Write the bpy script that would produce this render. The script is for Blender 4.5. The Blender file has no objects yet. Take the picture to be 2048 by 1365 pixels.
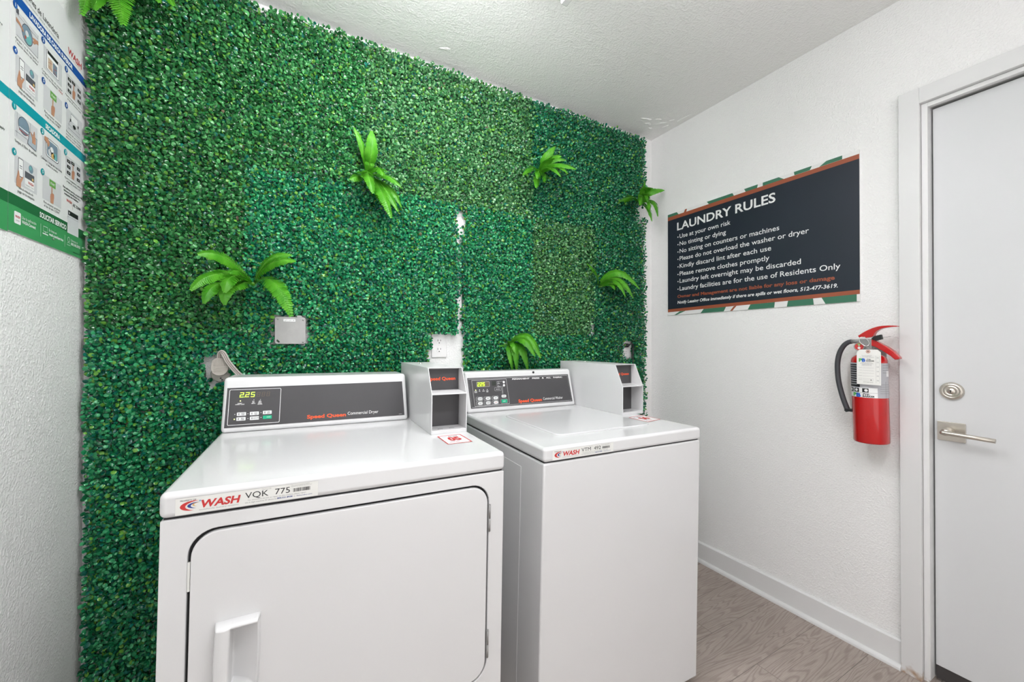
import bpy, bmesh, math, random
import numpy as np
from mathutils import Vector, Matrix, Euler
PI = math.pi
R = math.radians
S = bpy.context.scene
COL = S.collection

# ------------------------------------------------------------------ camera
cam_d = bpy.data.cameras.new('camera')
cam = bpy.data.objects.new('camera', cam_d); COL.objects.link(cam)
cam_d.sensor_width = 36.0
cam_d.lens = 36.0 * 794.97 / 2048
cam_d.clip_start = 0.02
_y, _p, _r = R(28.8344), R(.4048), R(.0899)
_F = Vector((math.sin(_y)*math.cos(_p), math.cos(_y)*math.cos(_p), math.sin(_p)))
_R = Vector((math.cos(_y), -math.sin(_y), 0)); _U = _R.cross(_F)
_R, _U = _R*math.cos(_r)+_U*math.sin(_r), -_R*math.sin(_r)+_U*math.cos(_r)
cam.matrix_world = Matrix(((_R.x, _U.x, -_F.x, -1.9719), (_R.y, _U.y, -_F.y, -1.7651), (_R.z, _U.z, -_F.z, 1.1936), (0, 0, 0, 1)))
S.camera = cam

# ------------------------------------------------------------------ world, view, lamps
W = bpy.data.worlds.new('world'); S.world = W; W.use_nodes = True
W.node_tree.nodes['Background'].inputs[0].default_value = (1, .985, .97, 1)
W.node_tree.nodes['Background'].inputs[1].default_value = 0.6      # fill light let in through the invented opening behind the camera
vs = S.view_settings
vs.view_transform = 'Standard'; vs.look = 'None'; vs.gamma = 1; vs.use_curve_mapping = False
vs.exposure = 1.37
LAMP_POWER = 20.0        # base emission strength of the unseen, invented lamps

# ------------------------------------------------------------------ room dimensions (metres)
CH = 2.4754              # ceiling height
LX = -2.5551             # left wall; right wall is x = 0, back wall y = 0
FY = -2.80               # wall behind the camera

# ------------------------------------------------------------------ materials
MATS = {}
def mat(name, col, rough=.5, metal=0., spec=.5, coat=0., var=0., vscale=30., bump=0., bscale=300., emit=0., sss=0.):
    if name in MATS: return MATS[name]
    m = bpy.data.materials.new(name); m.use_nodes = True
    nt = m.node_tree; b = nt.nodes['Principled BSDF']
    b.inputs['Base Color'].default_value = (*col, 1); b.inputs['Roughness'].default_value = rough
    b.inputs['Metallic'].default_value = metal; b.inputs['Specular IOR Level'].default_value = spec
    b.inputs['Coat Weight'].default_value = coat; b.inputs['Coat Roughness'].default_value = .06
    tc = nt.nodes.new('ShaderNodeTexCoord')
    if var:
        n = nt.nodes.new('ShaderNodeTexNoise'); n.inputs['Scale'].default_value = vscale; n.inputs['Detail'].default_value = 4
        nt.links.new(tc.outputs['Object'], n.inputs['Vector'])
        mx = nt.nodes.new('ShaderNodeMix'); mx.data_type = 'RGBA'
        mx.inputs[6].default_value = (*[max(0, c*(1-var)) for c in col], 1)
        mx.inputs[7].default_value = (*[min(1, c*(1+var)) for c in col], 1)
        nt.links.new(n.outputs['Fac'], mx.inputs[0]); nt.links.new(mx.outputs[2], b.inputs['Base Color'])
    if bump:
        n = nt.nodes.new('ShaderNodeTexNoise'); n.inputs['Scale'].default_value = bscale; n.inputs['Detail'].default_value = 3
        nt.links.new(tc.outputs['Object'], n.inputs['Vector'])
        bp = nt.nodes.new('ShaderNodeBump'); bp.inputs['Strength'].default_value = bump; bp.inputs['Distance'].default_value = .002
        nt.links.new(n.outputs['Fac'], bp.inputs['Height']); nt.links.new(bp.outputs['Normal'], b.inputs['Normal'])
    if emit:
        b.inputs['Emission Color'].default_value = (*col, 1); b.inputs['Emission Strength'].default_value = emit
    MATS[name] = m
    return m

def plaster(name, col, scale, strength, dist, rough=.55, knock=0.):
    """orange-peel painted drywall: rounded splatter bumps of two sizes"""
    m = bpy.data.materials.new(name); m.use_nodes = True
    nt = m.node_tree; b = nt.nodes['Principled BSDF']
    b.inputs['Base Color'].default_value = (*col, 1); b.inputs['Roughness'].default_value = rough
    b.inputs['Specular IOR Level'].default_value = .35
    tc = nt.nodes.new('ShaderNodeTexCoord')
    n = nt.nodes.new('ShaderNodeTexNoise'); n.inputs['Scale'].default_value = scale; n.inputs['Detail'].default_value = 2.5; n.inputs['Roughness'].default_value = .5
    r = nt.nodes.new('ShaderNodeValToRGB'); r.color_ramp.elements[0].position = .42; r.color_ramp.elements[1].position = .68
    n2 = nt.nodes.new('ShaderNodeTexNoise'); n2.inputs['Scale'].default_value = scale*.3; n2.inputs['Detail'].default_value = 3
    r2 = nt.nodes.new('ShaderNodeValToRGB'); r2.color_ramp.elements[0].position = .5; r2.color_ramp.elements[1].position = .75
    a = nt.nodes.new('ShaderNodeMath'); a.operation = 'MULTIPLY_ADD'; a.inputs[1].default_value = .7 + knock
    for k in (n, n2): nt.links.new(tc.outputs['Object'], k.inputs['Vector'])
    nt.links.new(n.outputs['Fac'], r.inputs['Fac']); nt.links.new(n2.outputs['Fac'], r2.inputs['Fac'])
    nt.links.new(r2.outputs['Color'], a.inputs[0]); nt.links.new(r.outputs['Color'], a.inputs[2])
    bp = nt.nodes.new('ShaderNodeBump'); bp.inputs['Strength'].default_value = strength; bp.inputs['Distance'].default_value = dist
    nt.links.new(a.outputs[0], bp.inputs['Height']); nt.links.new(bp.outputs['Normal'], b.inputs['Normal'])
    MATS[name] = m
    return m

M_wall = plaster('wall_plaster', (.885, .88, .875), 150, .5, .0022)
M_ceil = plaster('ceiling_plaster', (.87, .86, .85), 120, .40, .0024, knock=.4)
M_trim = mat('trim_paint', (.76, .76, .76), .38, var=.02, vscale=8)
M_door = mat('door_paint', (.665, .675, .685), .42, var=.015, vscale=3)
M_enamel = mat('white_enamel', (.69, .69, .695), .22, coat=.35, var=.012, vscale=6)
M_enamel2 = mat('white_powder_coat', (.70, .70, .705), .3, coat=.15)
M_dark = mat('console_overlay', (.060, .058, .062), .42, var=.12, vscale=9)
M_black = mat('black_plastic', (.012, .012, .014), .4)
M_gap = mat('shadow_gap_rubber', (.02, .02, .022), .8)  # near-black for rubber seals and for shade in gaps and dents
M_white_ink = mat('white_ink', (.85, .85, .85), .5)
M_grey_ink = mat('grey_ink', (.30, .30, .31), .5)
M_black_ink = mat('black_ink', (.015, .015, .018), .5)
M_red_ink = mat('red_ink', (.55, .03, .03), .45)
M_orange = mat('orange_red_ink', (.90, .10, .025), .45)
M_navy_ink = mat('navy_ink', (.02, .05, .25), .45)
M_gold_ink = mat('gold_ink', (.65, .42, .15), .45)
M_sticker = mat('sticker_film', (.76, .76, .73), .35)
M_key = mat('key_grey', (.72, .73, .73), .4)
M_green_key = mat('green_key', (.0, .42, .22), .4)
M_led = mat('green_led_segment', (.55, 1.0, .05), .4, emit=1.2)
M_led_dot = mat('yellow_led', (.85, 1.0, .25), .4, emit=1.0)
M_led_off = mat('unlit_led_segment', (.13, .10, .075), .4)
M_lcd = mat('lit_display_window', (.13, .16, .015), .4, emit=.15)
M_nickel = mat('satin_nickel', (.62, .58, .52), .3, metal=1., var=.05, vscale=60)
M_steel = mat('galvanised_steel', (.36, .357, .352), .45, metal=.5, var=.08, vscale=40)
M_chrome = mat('chrome', (.8, .8, .8), .15, metal=1.)
M_plate = mat('white_wallplate', (.80, .79, .79), .35)
M_plug = mat('grey_beige_plug', (.40, .37, .33), .5)
M_cord = mat('grey_flat_cord', (.45, .42, .39), .5)
M_cord_dark = mat('cord_groove', (.16, .10, .09), .6)
M_red = mat('red_enamel', (.52, .006, .008), .22, coat=.5)
M_hose = mat('grey_rubber_hose', (.055, .057, .065), .55)
M_tag = mat('paper_tag', (.84, .83, .80), .6)
M_label_grey = mat('extinguisher_label', (.47, .47, .50), .4)
M_tan = mat('tag_grommet', (.62, .40, .34), .6)

# ------------------------------------------------------------------ mesh collecting
class MB:
    """collects shapes, then links them as one mesh object"""
    def __init__(s): s.v = []; s.f = []; s.m = []; s.sm = []; s.n = 0; s.mats = []
    def mi(s, m):
        if m not in s.mats: s.mats.append(m)
        return s.mats.index(m)
    def add(s, verts, faces, m, smooth=False):
        i = s.mi(m); k = s.n
        s.v.extend(tuple(map(float, p)) for p in verts); s.n += len(verts)
        for f in faces:
            s.f.append([a+k for a in f]); s.m.append(i); s.sm.append(smooth)
        return s
    def box(s, a, b, m):
        (x0, y0, z0), (x1, y1, z1) = a, b
        v = [(x0,y0,z0),(x1,y0,z0),(x1,y1,z0),(x0,y1,z0),(x0,y0,z1),(x1,y0,z1),(x1,y1,z1),(x0,y1,z1)]
        return s.add(v, [(3,2,1,0),(4,5,6,7),(0,1,5,4),(1,2,6,5),(2,3,7,6),(3,0,4,7)], m)
    def prism(s, pts, O, U, V, N, d0, d1, m, smooth=False):
        """polygon (counter-clockwise in U,V) extruded along N from d0 to d1"""
        O, U, V, N = map(Vector, (O, U, V, N)); n = len(pts)
        v = [O+U*p[0]+V*p[1]+N*d0 for p in pts]+[O+U*p[0]+V*p[1]+N*d1 for p in pts]
        s.add(v, [list(range(n))[::-1], list(range(n, 2*n))], m)
        k = s.n-2*n; i = s.mi(m)
        for a in range(n):
            b = (a+1) % n
            s.f.append([k+a, k+b, k+n+b, k+n+a]); s.m.append(i); s.sm.append(smooth)
        return s
    def flat(s, pts, fr, off, m):
        """flat polygon on frame fr = (O,U,V,N)"""
        O, U, V, N = fr
        return s.add([O+U*p[0]+V*p[1]+N*off for p in pts], [list(range(len(pts)))], m)
    def rect(s, x0, y0, x1, y1, fr, off, m): return s.flat([(x0,y0),(x1,y0),(x1,y1),(x0,y1)], fr, off, m)
    def outline(s, pts, w, fr, off, m):
        """thin closed line along a polygon"""
        O, U, V, N = fr; n = len(pts); P = [Vector(p) for p in pts]; a = []
        for i in range(n):
            t = (P[(i+1) % n]-P[i-1]); t.normalize(); q = Vector((-t.y, t.x))
            a += [P[i]-q*w/2, P[i]+q*w/2]
        v = [O+U*p.x+V*p.y+N*off for p in a]
        return s.add(v, [(2*i, 2*((i+1) % n), 2*((i+1) % n)+1, 2*i+1) for i in range(n)], m)
    def tube(s, pts, r, m, seg=10, smooth=True, flat=None, cap=True):
        """tube along points; r may be a list; flat=(a,b) stretches the section; reference up is steady"""
        P = [Vector(p) for p in pts]; n = len(P); rr = r if isinstance(r, (list, tuple)) else [r]*n
        v = []; up = None
        for i in range(n):
            t = (P[min(i+1, n-1)]-P[max(i-1, 0)]).normalized()
            if up is None:
                up = Vector((0,0,1)) if abs(t.z) < .9 else Vector((0,1,0))
            a = t.cross(up)
            if a.length < 1e-6: a = t.orthogonal()
            a.normalize(); b = a.cross(t).normalized(); up = b
            fa, fb = flat or (1, 1)
            for k in range(seg):
                c = 2*PI*k/seg
                v.append(P[i]+a*(math.cos(c)*rr[i]*fa)+b*(math.sin(c)*rr[i]*fb))
        f = [(i*seg+k, i*seg+(k+1) % seg, (i+1)*seg+(k+1) % seg, (i+1)*seg+k) for i in range(n-1) for k in range(seg)]
        s.add(v, f, m, smooth)
        if cap:
            k0 = s.n-n*seg; i = s.mi(m)
            s.f.append([k0+k for k in range(seg)][::-1]); s.m.append(i); s.sm.append(False)
            s.f.append([k0+(n-1)*seg+k for k in range(seg)]); s.m.append(i); s.sm.append(False)
        return s
    def lathe(s, prof, O, A, m, seg=32, smooth=True):
        """profile [(radius, height)] turned about axis A through O"""
        O = Vector(O); A = Vector(A).normalized(); a = A.orthogonal().normalized(); b = A.cross(a)
        v = []
        for (r, h) in prof:
            for k in range(seg):
                c = 2*PI*k/seg; v.append(O+A*h+(a*math.cos(c)+b*math.sin(c))*max(r, 1e-5))
        n = len(prof)
        f = [(i*seg+k, i*seg+(k+1) % seg, (i+1)*seg+(k+1) % seg, (i+1)*seg+k) for i in range(n-1) for k in range(seg)]
        return s.add(v, f, m, smooth)
    def disc(s, c, r, fr, off, m, seg=20, sx=1.):
        return s.flat([(c[0]+r*sx*math.cos(2*PI*k/seg), c[1]+r*math.sin(2*PI*k/seg)) for k in range(seg)], fr, off, m)
    def text(s, t, x, y, h, fr, off, m, width=None, align='l', bold=0., slant=0., thick=0.):
        """lettering: cap height h; squeezed or stretched to a given width"""
        v2, f2, x0, x1 = glyphs(t, bold)
        O, U, V, N = fr; sx = h if width is None else width/max(1e-6, x1-x0)
        w = (x1-x0)*sx; ox = x-(w if align == 'r' else w/2 if align == 'c' else 0)
        return s.add([O+U*(ox+(p[0]-x0)*sx+slant*p[1]*h)+V*(y+p[1]*h)+N*off for p in v2], f2, m)
    def build(s, name, parent=None, bevel=0., seg=2, ang=35, smooth_all=False, loc=None):
        me = bpy.data.meshes.new(name)
        me.from_pydata(s.v, [], s.f)
        for m in s.mats: me.materials.append(m)
        me.polygons.foreach_set('material_index', s.m)
        me.polygons.foreach_set('use_smooth', [True]*len(s.f) if (smooth_all or bevel) else s.sm)
        me.update()
        if bevel:
            bm = bmesh.new(); bm.from_mesh(me)
            bmesh.ops.recalc_face_normals(bm, faces=bm.faces); bm.to_mesh(me); bm.free()
        o = bpy.data.objects.new(name, me); COL.objects.link(o)
        if bevel:
            d = o.modifiers.new('bevel', 'BEVEL'); d.width = bevel; d.segments = seg; d.limit_method = 'ANGLE'; d.angle_limit = R(ang); d.harden_normals = True
        if parent is not None: o.parent = parent
        return o

_G = {}
def glyphs(t, bold):
    """outline of a piece of lettering as 2-D faces, cap height 1"""
    if (t, bold) in _G: return _G[(t, bold)]
    def conv(txt):
        c = bpy.data.curves.new('t', 'FONT'); c.body = txt; c.size = 1.; c.resolution_u = 3; c.offset = bold; c.fill_mode = 'FRONT'
        o = bpy.data.objects.new('t', c); COL.objects.link(o)
        me = bpy.data.meshes.new_from_object(o)
        v = [(p.co.x, p.co.y) for p in me.vertices]; f = [list(p.vertices) for p in me.polygons]
        bpy.data.objects.remove(o); bpy.data.curves.remove(c); bpy.data.meshes.remove(me)
        return v, f
    if 'cap' not in _G: _G['cap'] = max(p[1] for p in conv0('H'))
    v, f = conv(t); k = 1/_G['cap']
    v = [(a*k, b*k) for a, b in v]
    xs = [p[0] for p in v] or [0, 1]
    _G[(t, bold)] = (v, f, min(xs), max(xs))
    return _G[(t, bold)]
def conv0(txt):
    c = bpy.data.curves.new('t', 'FONT'); c.body = txt; c.size = 1.
    o = bpy.data.objects.new('t', c); COL.objects.link(o)
    me = bpy.data.meshes.new_from_object(o); v = [(p.co.x, p.co.y) for p in me.vertices]
    bpy.data.objects.remove(o); bpy.data.curves.remove(c); bpy.data.meshes.remove(me)
    return v

def frame(O, U, V):
    O, U, V = Vector(O), Vector(U).normalized(), Vector(V).normalized()
    return (O, U, V, U.cross(V).normalized())
def rrect(x0, y0, x1, y1, r, n=6):
    p = []
    rs = r if isinstance(r, (list, tuple)) else [r]*4          # bl, br, tr, tl
    for (cx, cy, a, q) in ((x0, y0, 180, 0), (x1, y0, 270, 1), (x1, y1, 0, 2), (x0, y1, 90, 3)):
        rad = rs[q]; ox = cx+(rad if q in (0, 3) else -rad); oy = cy+(rad if q in (0, 1) else -rad)
        for k in range(n+1):
            t = R(a+90*k/n); p.append((ox+rad*math.cos(t), oy+rad*math.sin(t)))
    return p
def ring_prism(mb, outer, inner, O, U, V, N, d0, d1, m):
    """plate with a hole; both loops have the same number of points"""
    O, U, V, N = map(Vector, (O, U, V, N)); n = len(outer)
    P = lambda p, d: O+U*p[0]+V*p[1]+N*d
    v = [P(p, d1) for p in outer]+[P(p, d1) for p in inner]+[P(p, d0) for p in outer]+[P(p, d0) for p in inner]
    f = []
    for a in range(n):
        b = (a+1) % n
        f += [(a, b, n+b, n+a), (2*n+a, 3*n+a, 3*n+b, 2*n+b), (a, 2*n+a, 2*n+b, b), (n+a, n+b, 3*n+b, 3*n+a)]
    mb.add(v, f, m)
def outer_for(inner, x0, y0, x1, y1):
    """points on a rectangle matching each inner point (corner points stay corners)"""
    cx, cy = (x0+x1)/2, (y0+y1)/2; o = []; n = len(inner); q = n//4
    corners = [(x0, y0), (x1, y0), (x1, y1), (x0, y1)]
    for i in range(n): o.append(corners[i//q])
    # spread the points of every corner so that no quad collapses
    for c in range(4):
        for k in range(q):
            p = inner[c*q+k]; X, Y = corners[c]
            h = (q-1)/2
            if c in (0, 2): o[c*q+k] = (X, p[1]) if (k < h) else ((p[0], Y) if k > h else (X, Y))
            else: o[c*q+k] = (p[0], Y) if (k < h) else ((X, p[1]) if k > h else (X, Y))
    return o
def smooth(P, n=5):
    P = [Vector(p) for p in P]; out = []
    for i in range(len(P)-1):
        a, b, c, d = P[max(i-1, 0)], P[i], P[i+1], P[min(i+2, len(P)-1)]
        for k in range(n):
            t = k/n; out.append(.5*((2*b)+(c-a)*t+(2*a-5*b+4*c-d)*t*t+(3*b-a-3*c+d)*t**3))
    return out+[P[-1]]
def thing(name, label, cat, loc=(0,0,0), rot=(0,0,0), group=None):
    o = bpy.data.objects.new(name, None); COL.objects.link(o); o.location = loc; o.rotation_euler = rot
    o.empty_display_size = .05
    return tag(o, label, cat, group)
def tag(o, label, cat, group=None):
    o['label'] = label; o['category'] = cat
    if group: o['group'] = group
    return o
def struct(o): o['kind'] = 'structure'; return o

# ================================================================== THE ROOM
def floor_mat():
    m = bpy.data.materials.new('vinyl_plank'); m.use_nodes = True; nt = m.node_tree; b = nt.nodes['Principled BSDF']; L = nt.links.new; N = nt.nodes.new
    tc = N('ShaderNodeTexCoord')
    br = N('ShaderNodeTexBrick'); br.inputs['Scale'].default_value = 1.; br.inputs['Brick Width'].default_value = 1.22; br.inputs['Row Height'].default_value = .18
    br.inputs['Mortar Size'].default_value = .0008; br.inputs['Mortar Smooth'].default_value = .2; br.offset = .37
    br.inputs['Color1'].default_value = (0, 0, 0, 1); br.inputs['Color2'].default_value = (1, 1, 1, 1); br.inputs['Mortar'].default_value = (.5, .5, .5, 1)
    L(tc.outputs['Object'], br.inputs['Vector'])
    sc = N('ShaderNodeVectorMath'); sc.operation = 'MULTIPLY_ADD'; sc.inputs[1].default_value = (.8, 6.5, 1.0)
    mul = N('ShaderNodeVectorMath'); mul.operation = 'SCALE'; mul.inputs['Scale'].default_value = 7.
    L(br.outputs['Color'], mul.inputs[0]); L(tc.outputs['Object'], sc.inputs[0]); L(mul.outputs[0], sc.inputs[2])
    n = N('ShaderNodeTexNoise'); n.inputs['Scale'].default_value = 2.3; n.inputs['Detail'].default_value = 2.; n.inputs['Roughness'].default_value = .45; n.inputs['Distortion'].default_value = .5
    L(sc.outputs[0], n.inputs['Vector'])
    # contour lines of the stretched noise give the cathedral figure
    k = N('ShaderNodeMath'); k.operation = 'MULTIPLY'; k.inputs[1].default_value = 105.; L(n.outputs['Fac'], k.inputs[0])
    sn = N('ShaderNodeMath'); sn.operation = 'SINE'; L(k.outputs[0], sn.inputs[0])
    r = N('ShaderNodeValToRGB'); r.color_ramp.elements[0].position = .0; r.color_ramp.elements[1].position = .5
    mr = N('ShaderNodeMapRange'); mr.inputs[1].default_value = -1; mr.inputs[2].default_value = 1; L(sn.outputs[0], mr.inputs[0]); L(mr.outputs[0], r.inputs['Fac'])
    f = N('ShaderNodeTexNoise'); f.inputs['Scale'].default_value = 9.; f.inputs['Detail'].default_value = 6.
    sc2 = N('ShaderNodeVectorMath'); sc2.operation = 'MULTIPLY'; sc2.inputs[1].default_value = (2., 60., 1.); L(tc.outputs['Object'], sc2.inputs[0]); L(sc2.outputs[0], f.inputs['Vector'])
    big = N('ShaderNodeTexNoise'); big.inputs['Scale'].default_value = 2.2; L(tc.outputs['Object'], big.inputs['Vector'])
    c1 = N('ShaderNodeMix'); c1.data_type = 'RGBA'; c1.inputs[6].default_value = (.365, .302, .266, 1); c1.inputs[7].default_value = (.47, .40, .358, 1); L(r.outputs['Color'], c1.inputs[0])
    c2 = N('ShaderNodeMix'); c2.data_type = 'RGBA'; c2.blend_type = 'MULTIPLY'; c2.inputs[0].default_value = .55; L(c1.outputs[2], c2.inputs[6])
    r2 = N('ShaderNodeValToRGB'); r2.color_ramp.elements[0].position = .3; r2.color_ramp.elements[0].color = (.55, .53, .52, 1); r2.color_ramp.elements[1].position = .65; L(f.outputs['Fac'], r2.inputs['Fac']); L(r2.outputs['Color'], c2.inputs[7])
    c3 = N('ShaderNodeMix'); c3.data_type = 'RGBA'; c3.blend_type = 'MULTIPLY'; c3.inputs[0].default_value = .5; L(c2.outputs[2], c3.inputs[6])
    r3 = N('ShaderNodeValToRGB'); r3.color_ramp.elements[0].position = .35; r3.color_ramp.elements[0].color = (.72, .70, .69, 1); r3.color_ramp.elements[1].position = .6; L(big.outputs['Fac'], r3.inputs['Fac']); L(r3.outputs['Color'], c3.inputs[7])
    c4 = N('ShaderNodeMix'); c4.data_type = 'RGBA'; c4.inputs[7].default_value = (.10, .085, .075, 1); L(br.outputs['Fac'], c4.inputs[0]); L(c3.outputs[2], c4.inputs[6])
    L(c4.outputs[2], b.inputs['Base Color']); b.inputs['Roughness'].default_value = .45
    bp = N('ShaderNodeBump'); bp.inputs['Strength'].default_value = .25; bp.inputs['Distance'].default_value = .001; L(r.outputs['Color'], bp.inputs['Height']); L(bp.outputs['Normal'], b.inputs['Normal'])
    return m

T = .12
struct(MB().box((LX-T, FY-T, -.1), (T, T, 0), floor_mat()).build('floor'))
ceiling = struct(MB().box((LX-T, FY-T, CH), (T, T, CH+.1), M_ceil).build('ceiling'))
struct(MB().box((LX-T, 0, 0), (T, T, CH), M_wall).build('wall_back'))
struct(MB().box((LX-T, FY, 0), (LX, 0, CH), M_wall).build('wall_left'))
EX0, EX1, EZ = -2.35, -.75, 2.15                # invented opening behind the camera, added to let fill light in
struct(MB().box((LX-T, FY-T, 0), (EX0, FY, CH), M_wall).box((EX1, FY-T, 0), (T, FY, CH), M_wall).box((EX0, FY-T, EZ), (EX1, FY, CH), M_wall).build('wall_front'))
DY0, DY1, DZ = -1.240, -2.180, 2.050           # door opening
w = MB().box((0, DY0, 0), (T, 0, CH), M_wall).box((0, FY, 0), (T, DY1, CH), M_wall).box((0, DY1, DZ), (T, DY0, CH), M_wall)
struct(w.build('wall_right'))

# peeling paint and a patch of loose filler on the ceiling by the far corner
rnd = random.Random(5)
pk = MB()
for (x, y, a, l, wd) in ((-.17, -.13, .2, .05, .018), (-.10, -.17, .9, .07, .03), (-.12, -.10, .1, .035, .02), (-.22, -.16, .3, .08, .012), (-.06, -.16, 1.2, .05, .012), (-.04, -.27, 1.45, .09, .014), (-.08, -.22, 1.1, .04, .014), (-.15, -.19, .5, .05, .02), (-1.95, -.14, .4, .05, .02), (-1.40, -.12, .3, .06, .014)):
    u, v = Vector((math.cos(a), -math.sin(a), 0)), Vector((math.sin(a), math.cos(a), 0)); n = 9
    ring = [Vector((x, y, CH+.001))+u*(l/2*math.cos(2*PI*k/n)*(.75+.4*rnd.random()))+v*(wd/2*math.sin(2*PI*k/n)*(.75+.4*rnd.random())) for k in range(n)]
    low = [p*1 + Vector((0, 0, -.0015-.003*rnd.random())) + (Vector((x, y, p.z))-p)*.25 for p in ring]
    pk.add(ring+low+[Vector((x, y, CH-.0035))], [(k, (k+1) % n, n+(k+1) % n, n+k) for k in range(n)]+[(n+k, n+(k+1) % n, 2*n) for k in range(n)], M_ceil)
pk.build('peeling_paint', ceiling)

# baseboards with a quarter-round shoe
def baseboard(name, p0, p1, nrm):
    m = MB(); P0, P1, N_ = Vector(p0), Vector(p1), Vector(nrm); L_ = (P1-P0); U = L_.normalized(); n = L_.length
    prof = [(0, 0), (.012, 0), (.012, .1), (.007, .106), (0, .106)]
    m.prism(prof, P0, N_, (0, 0, 1), U, 0, n, M_trim)
    q = [(.012, 0), (.026, 0)]+[(.012+.014*math.cos(R(a)), .004+.014*math.sin(R(a))) for a in (0, 22, 45, 67, 90)]
    m.prism(q, P0, N_, (0, 0, 1), U, 0, n, M_trim)
    bm_ = m.build(name); struct(bm_); return bm_
baseboard('baseboard_right', (0, -.002, 0), (0, -1.1715, 0), (-1, 0, 0))
baseboard('baseboard_left', (LX, FY+.002, 0), (LX, -.03, 0), (1, 0, 0))
baseboard('baseboard_front', (-.002, FY, 0), (EX1, FY, 0), (0, 1, 0))

# door casing and jamb
def casing_mat():
    m = bpy.data.materials.new('casing_paint'); m.use_nodes = True; nt = m.node_tree; b = nt.nodes['Principled BSDF']; L = nt.links.new; N = nt.nodes.new
    b.inputs['Roughness'].default_value = .38
    tc = N('ShaderNodeTexCoord'); sp = N('ShaderNodeSeparateXYZ'); L(tc.outputs['Object'], sp.inputs[0])
    mr = N('ShaderNodeMapRange'); mr.inputs[1].default_value = .09; mr.inputs[2].default_value = 0.; L(sp.outputs['Z'], mr.inputs[0])
    n = N('ShaderNodeTexNoise'); n.inputs['Scale'].default_value = 42.; n.inputs['Detail'].default_value = 5; L(tc.outputs['Object'], n.inputs['Vector'])
    mu = N('ShaderNodeMath'); mu.operation = 'MULTIPLY'; L(mr.outputs[0], mu.inputs[0]); L(n.outputs['Fac'], mu.inputs[1])
    r = N('ShaderNodeValToRGB'); r.color_ramp.elements[0].position = .30; r.color_ramp.elements[1].position = .62; L(mu.outputs[0], r.inputs['Fac'])
    c = N('ShaderNodeMix'); c.data_type = 'RGBA'; c.inputs[6].default_value = (.73, .73, .73, 1); c.inputs[7].default_value = (.36, .22, .12, 1); L(r.outputs['Color'], c.inputs[0]); L(c.outputs[2], b.inputs['Base Color'])
    return m
M_cas = casing_mat()
CW0, CW1, CTOP = -1.1715, -1.2275, 2.1105
c = MB()
c.box((-.02, CW1, 0), (0, CW0, CTOP), M_cas)                               # left board
c.box((-.02, -2.1985, 2.0540), (0, CW1, CTOP), M_cas)                      # head board
c.box((-.02, -2.2545, 0), (0, -2.1985, CTOP), M_cas)
struct(c.build('trim_1', bevel=.0012))
j = MB()
j.box((-.004, -1.2450, .012), (.012, -1.2285, 2.0530), M_trim)              # jamb edge, stepped behind the casing
j.box((.012, -1.2450, .012), (T, -1.2405, 2.0490), M_trim)
j.box((-.004, -2.179, 2.0380), (.012, -1.2450, 2.0530), M_trim)
j.box((.012, -2.179, 2.0450), (T, -1.2450, 2.0490), M_trim)
j.box((-.004, -2.197, .012), (.012, -2.179, 2.0530), M_trim)
j.box((.075, -1.270, .03), (T, -1.2450, 2.0450), M_gap)                    # weather strip behind the slab
j.box((.075, -2.179, 2.010), (T, -1.270, 2.0450), M_gap)
struct(j.build('trim_2', bevel=.0008))

# door slab
door = struct(MB().box((.03, -2.174, .060), (.075, -1.2490, 2.0355), M_door).build('door_1', bevel=.0015))
MB().box((.034, -2.174, .012), (.075, -1.2490, .060), mat('door_sweep_rubber', (.05, .045, .045), .6)).build('door_sweep', door)
db = MB(); db.lathe([(.0, 0), (.0305, 0), (.0305, .003), (.0275, .010), (.020, .0125), (.0195, .0115), (.0185, .0125), (.0112, .0128), (.0104, .0118), (.0098, .0135), (.0, .0138)], (.03, -1.2925, 1.0320), (-1, 0, 0), M_nickel, 40)
dbo = db.build('deadbolt', door)
kf = frame((.0161, -1.2925, 1.0320), (0, -1, 0), (0, 0, 1))
MB().disc((0, .0022), .0022, kf, 0.0002, M_black).rect(-.0011, -.0055, .0011, .0015, kf, .0003, M_black).build('keyhole', dbo)
lv = MB(); lv.prism(rrect(1.2576, .8585, 1.3253, .9240, .002), (.03, 0, 0), (0, -1, 0), (0, 0, 1), (-1, 0, 0), 0, .007, M_nickel)
lvo = lv.build('handle_rose', door, bevel=.0012)
lm = MB(); lm.lathe([(.0, 0), (.0135, 0), (.0135, .020), (.0125, .028), (.011, .046), (0, .046)], (.023, -1.2873, .8930), (-1, 0, 0), M_nickel, 28)
lm.tube([(-.024, -1.2780, .8920), (-.025, -1.283, .8918), (-.025, -1.33, .8900), (-.025, -1.4000, .8872)], .0072, M_nickel, 18)
lm.build('lever', lvo)

# ================================================================== INVENTED CEILING LAMPS (unseen, above the camera's view)
def unseen_lamp(x, y, label, power, L=.5, turn=0., hood=.085, drop=.175):
    """invented pendant tube light, hung low so that it also washes the ceiling"""
    glow = mat('lamp_diffuser_%d' % (power*10), (.98, .98, 1.0), .5, emit=power)
    lamp = thing('unseen_ceiling_light', label, 'ceiling light', (x, y, CH), (0, 0, turn), group='invented ceiling lights')
    for a in (-L*.8, L*.8): MB().tube([(a, 0, 0), (a, 0, .05-drop)], .008, M_trim, 12).build('stem', lamp)
    MB().box((-L, -hood, .047-drop), (L, hood, .065-drop), M_trim).build('housing', lamp, bevel=.003)  # housing added to hold back the tube's uplight on the ceiling
    MB().tube([(-L, 0, -drop), (L, 0, -drop)], .05, glow, 20).build('diffuser', lamp)
    for a in (-L, L): MB().box((a-.012, -.055, -drop-.055), (a+.012, .055, .055-drop), M_trim).build('end_cap', lamp, bevel=.004)
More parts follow.
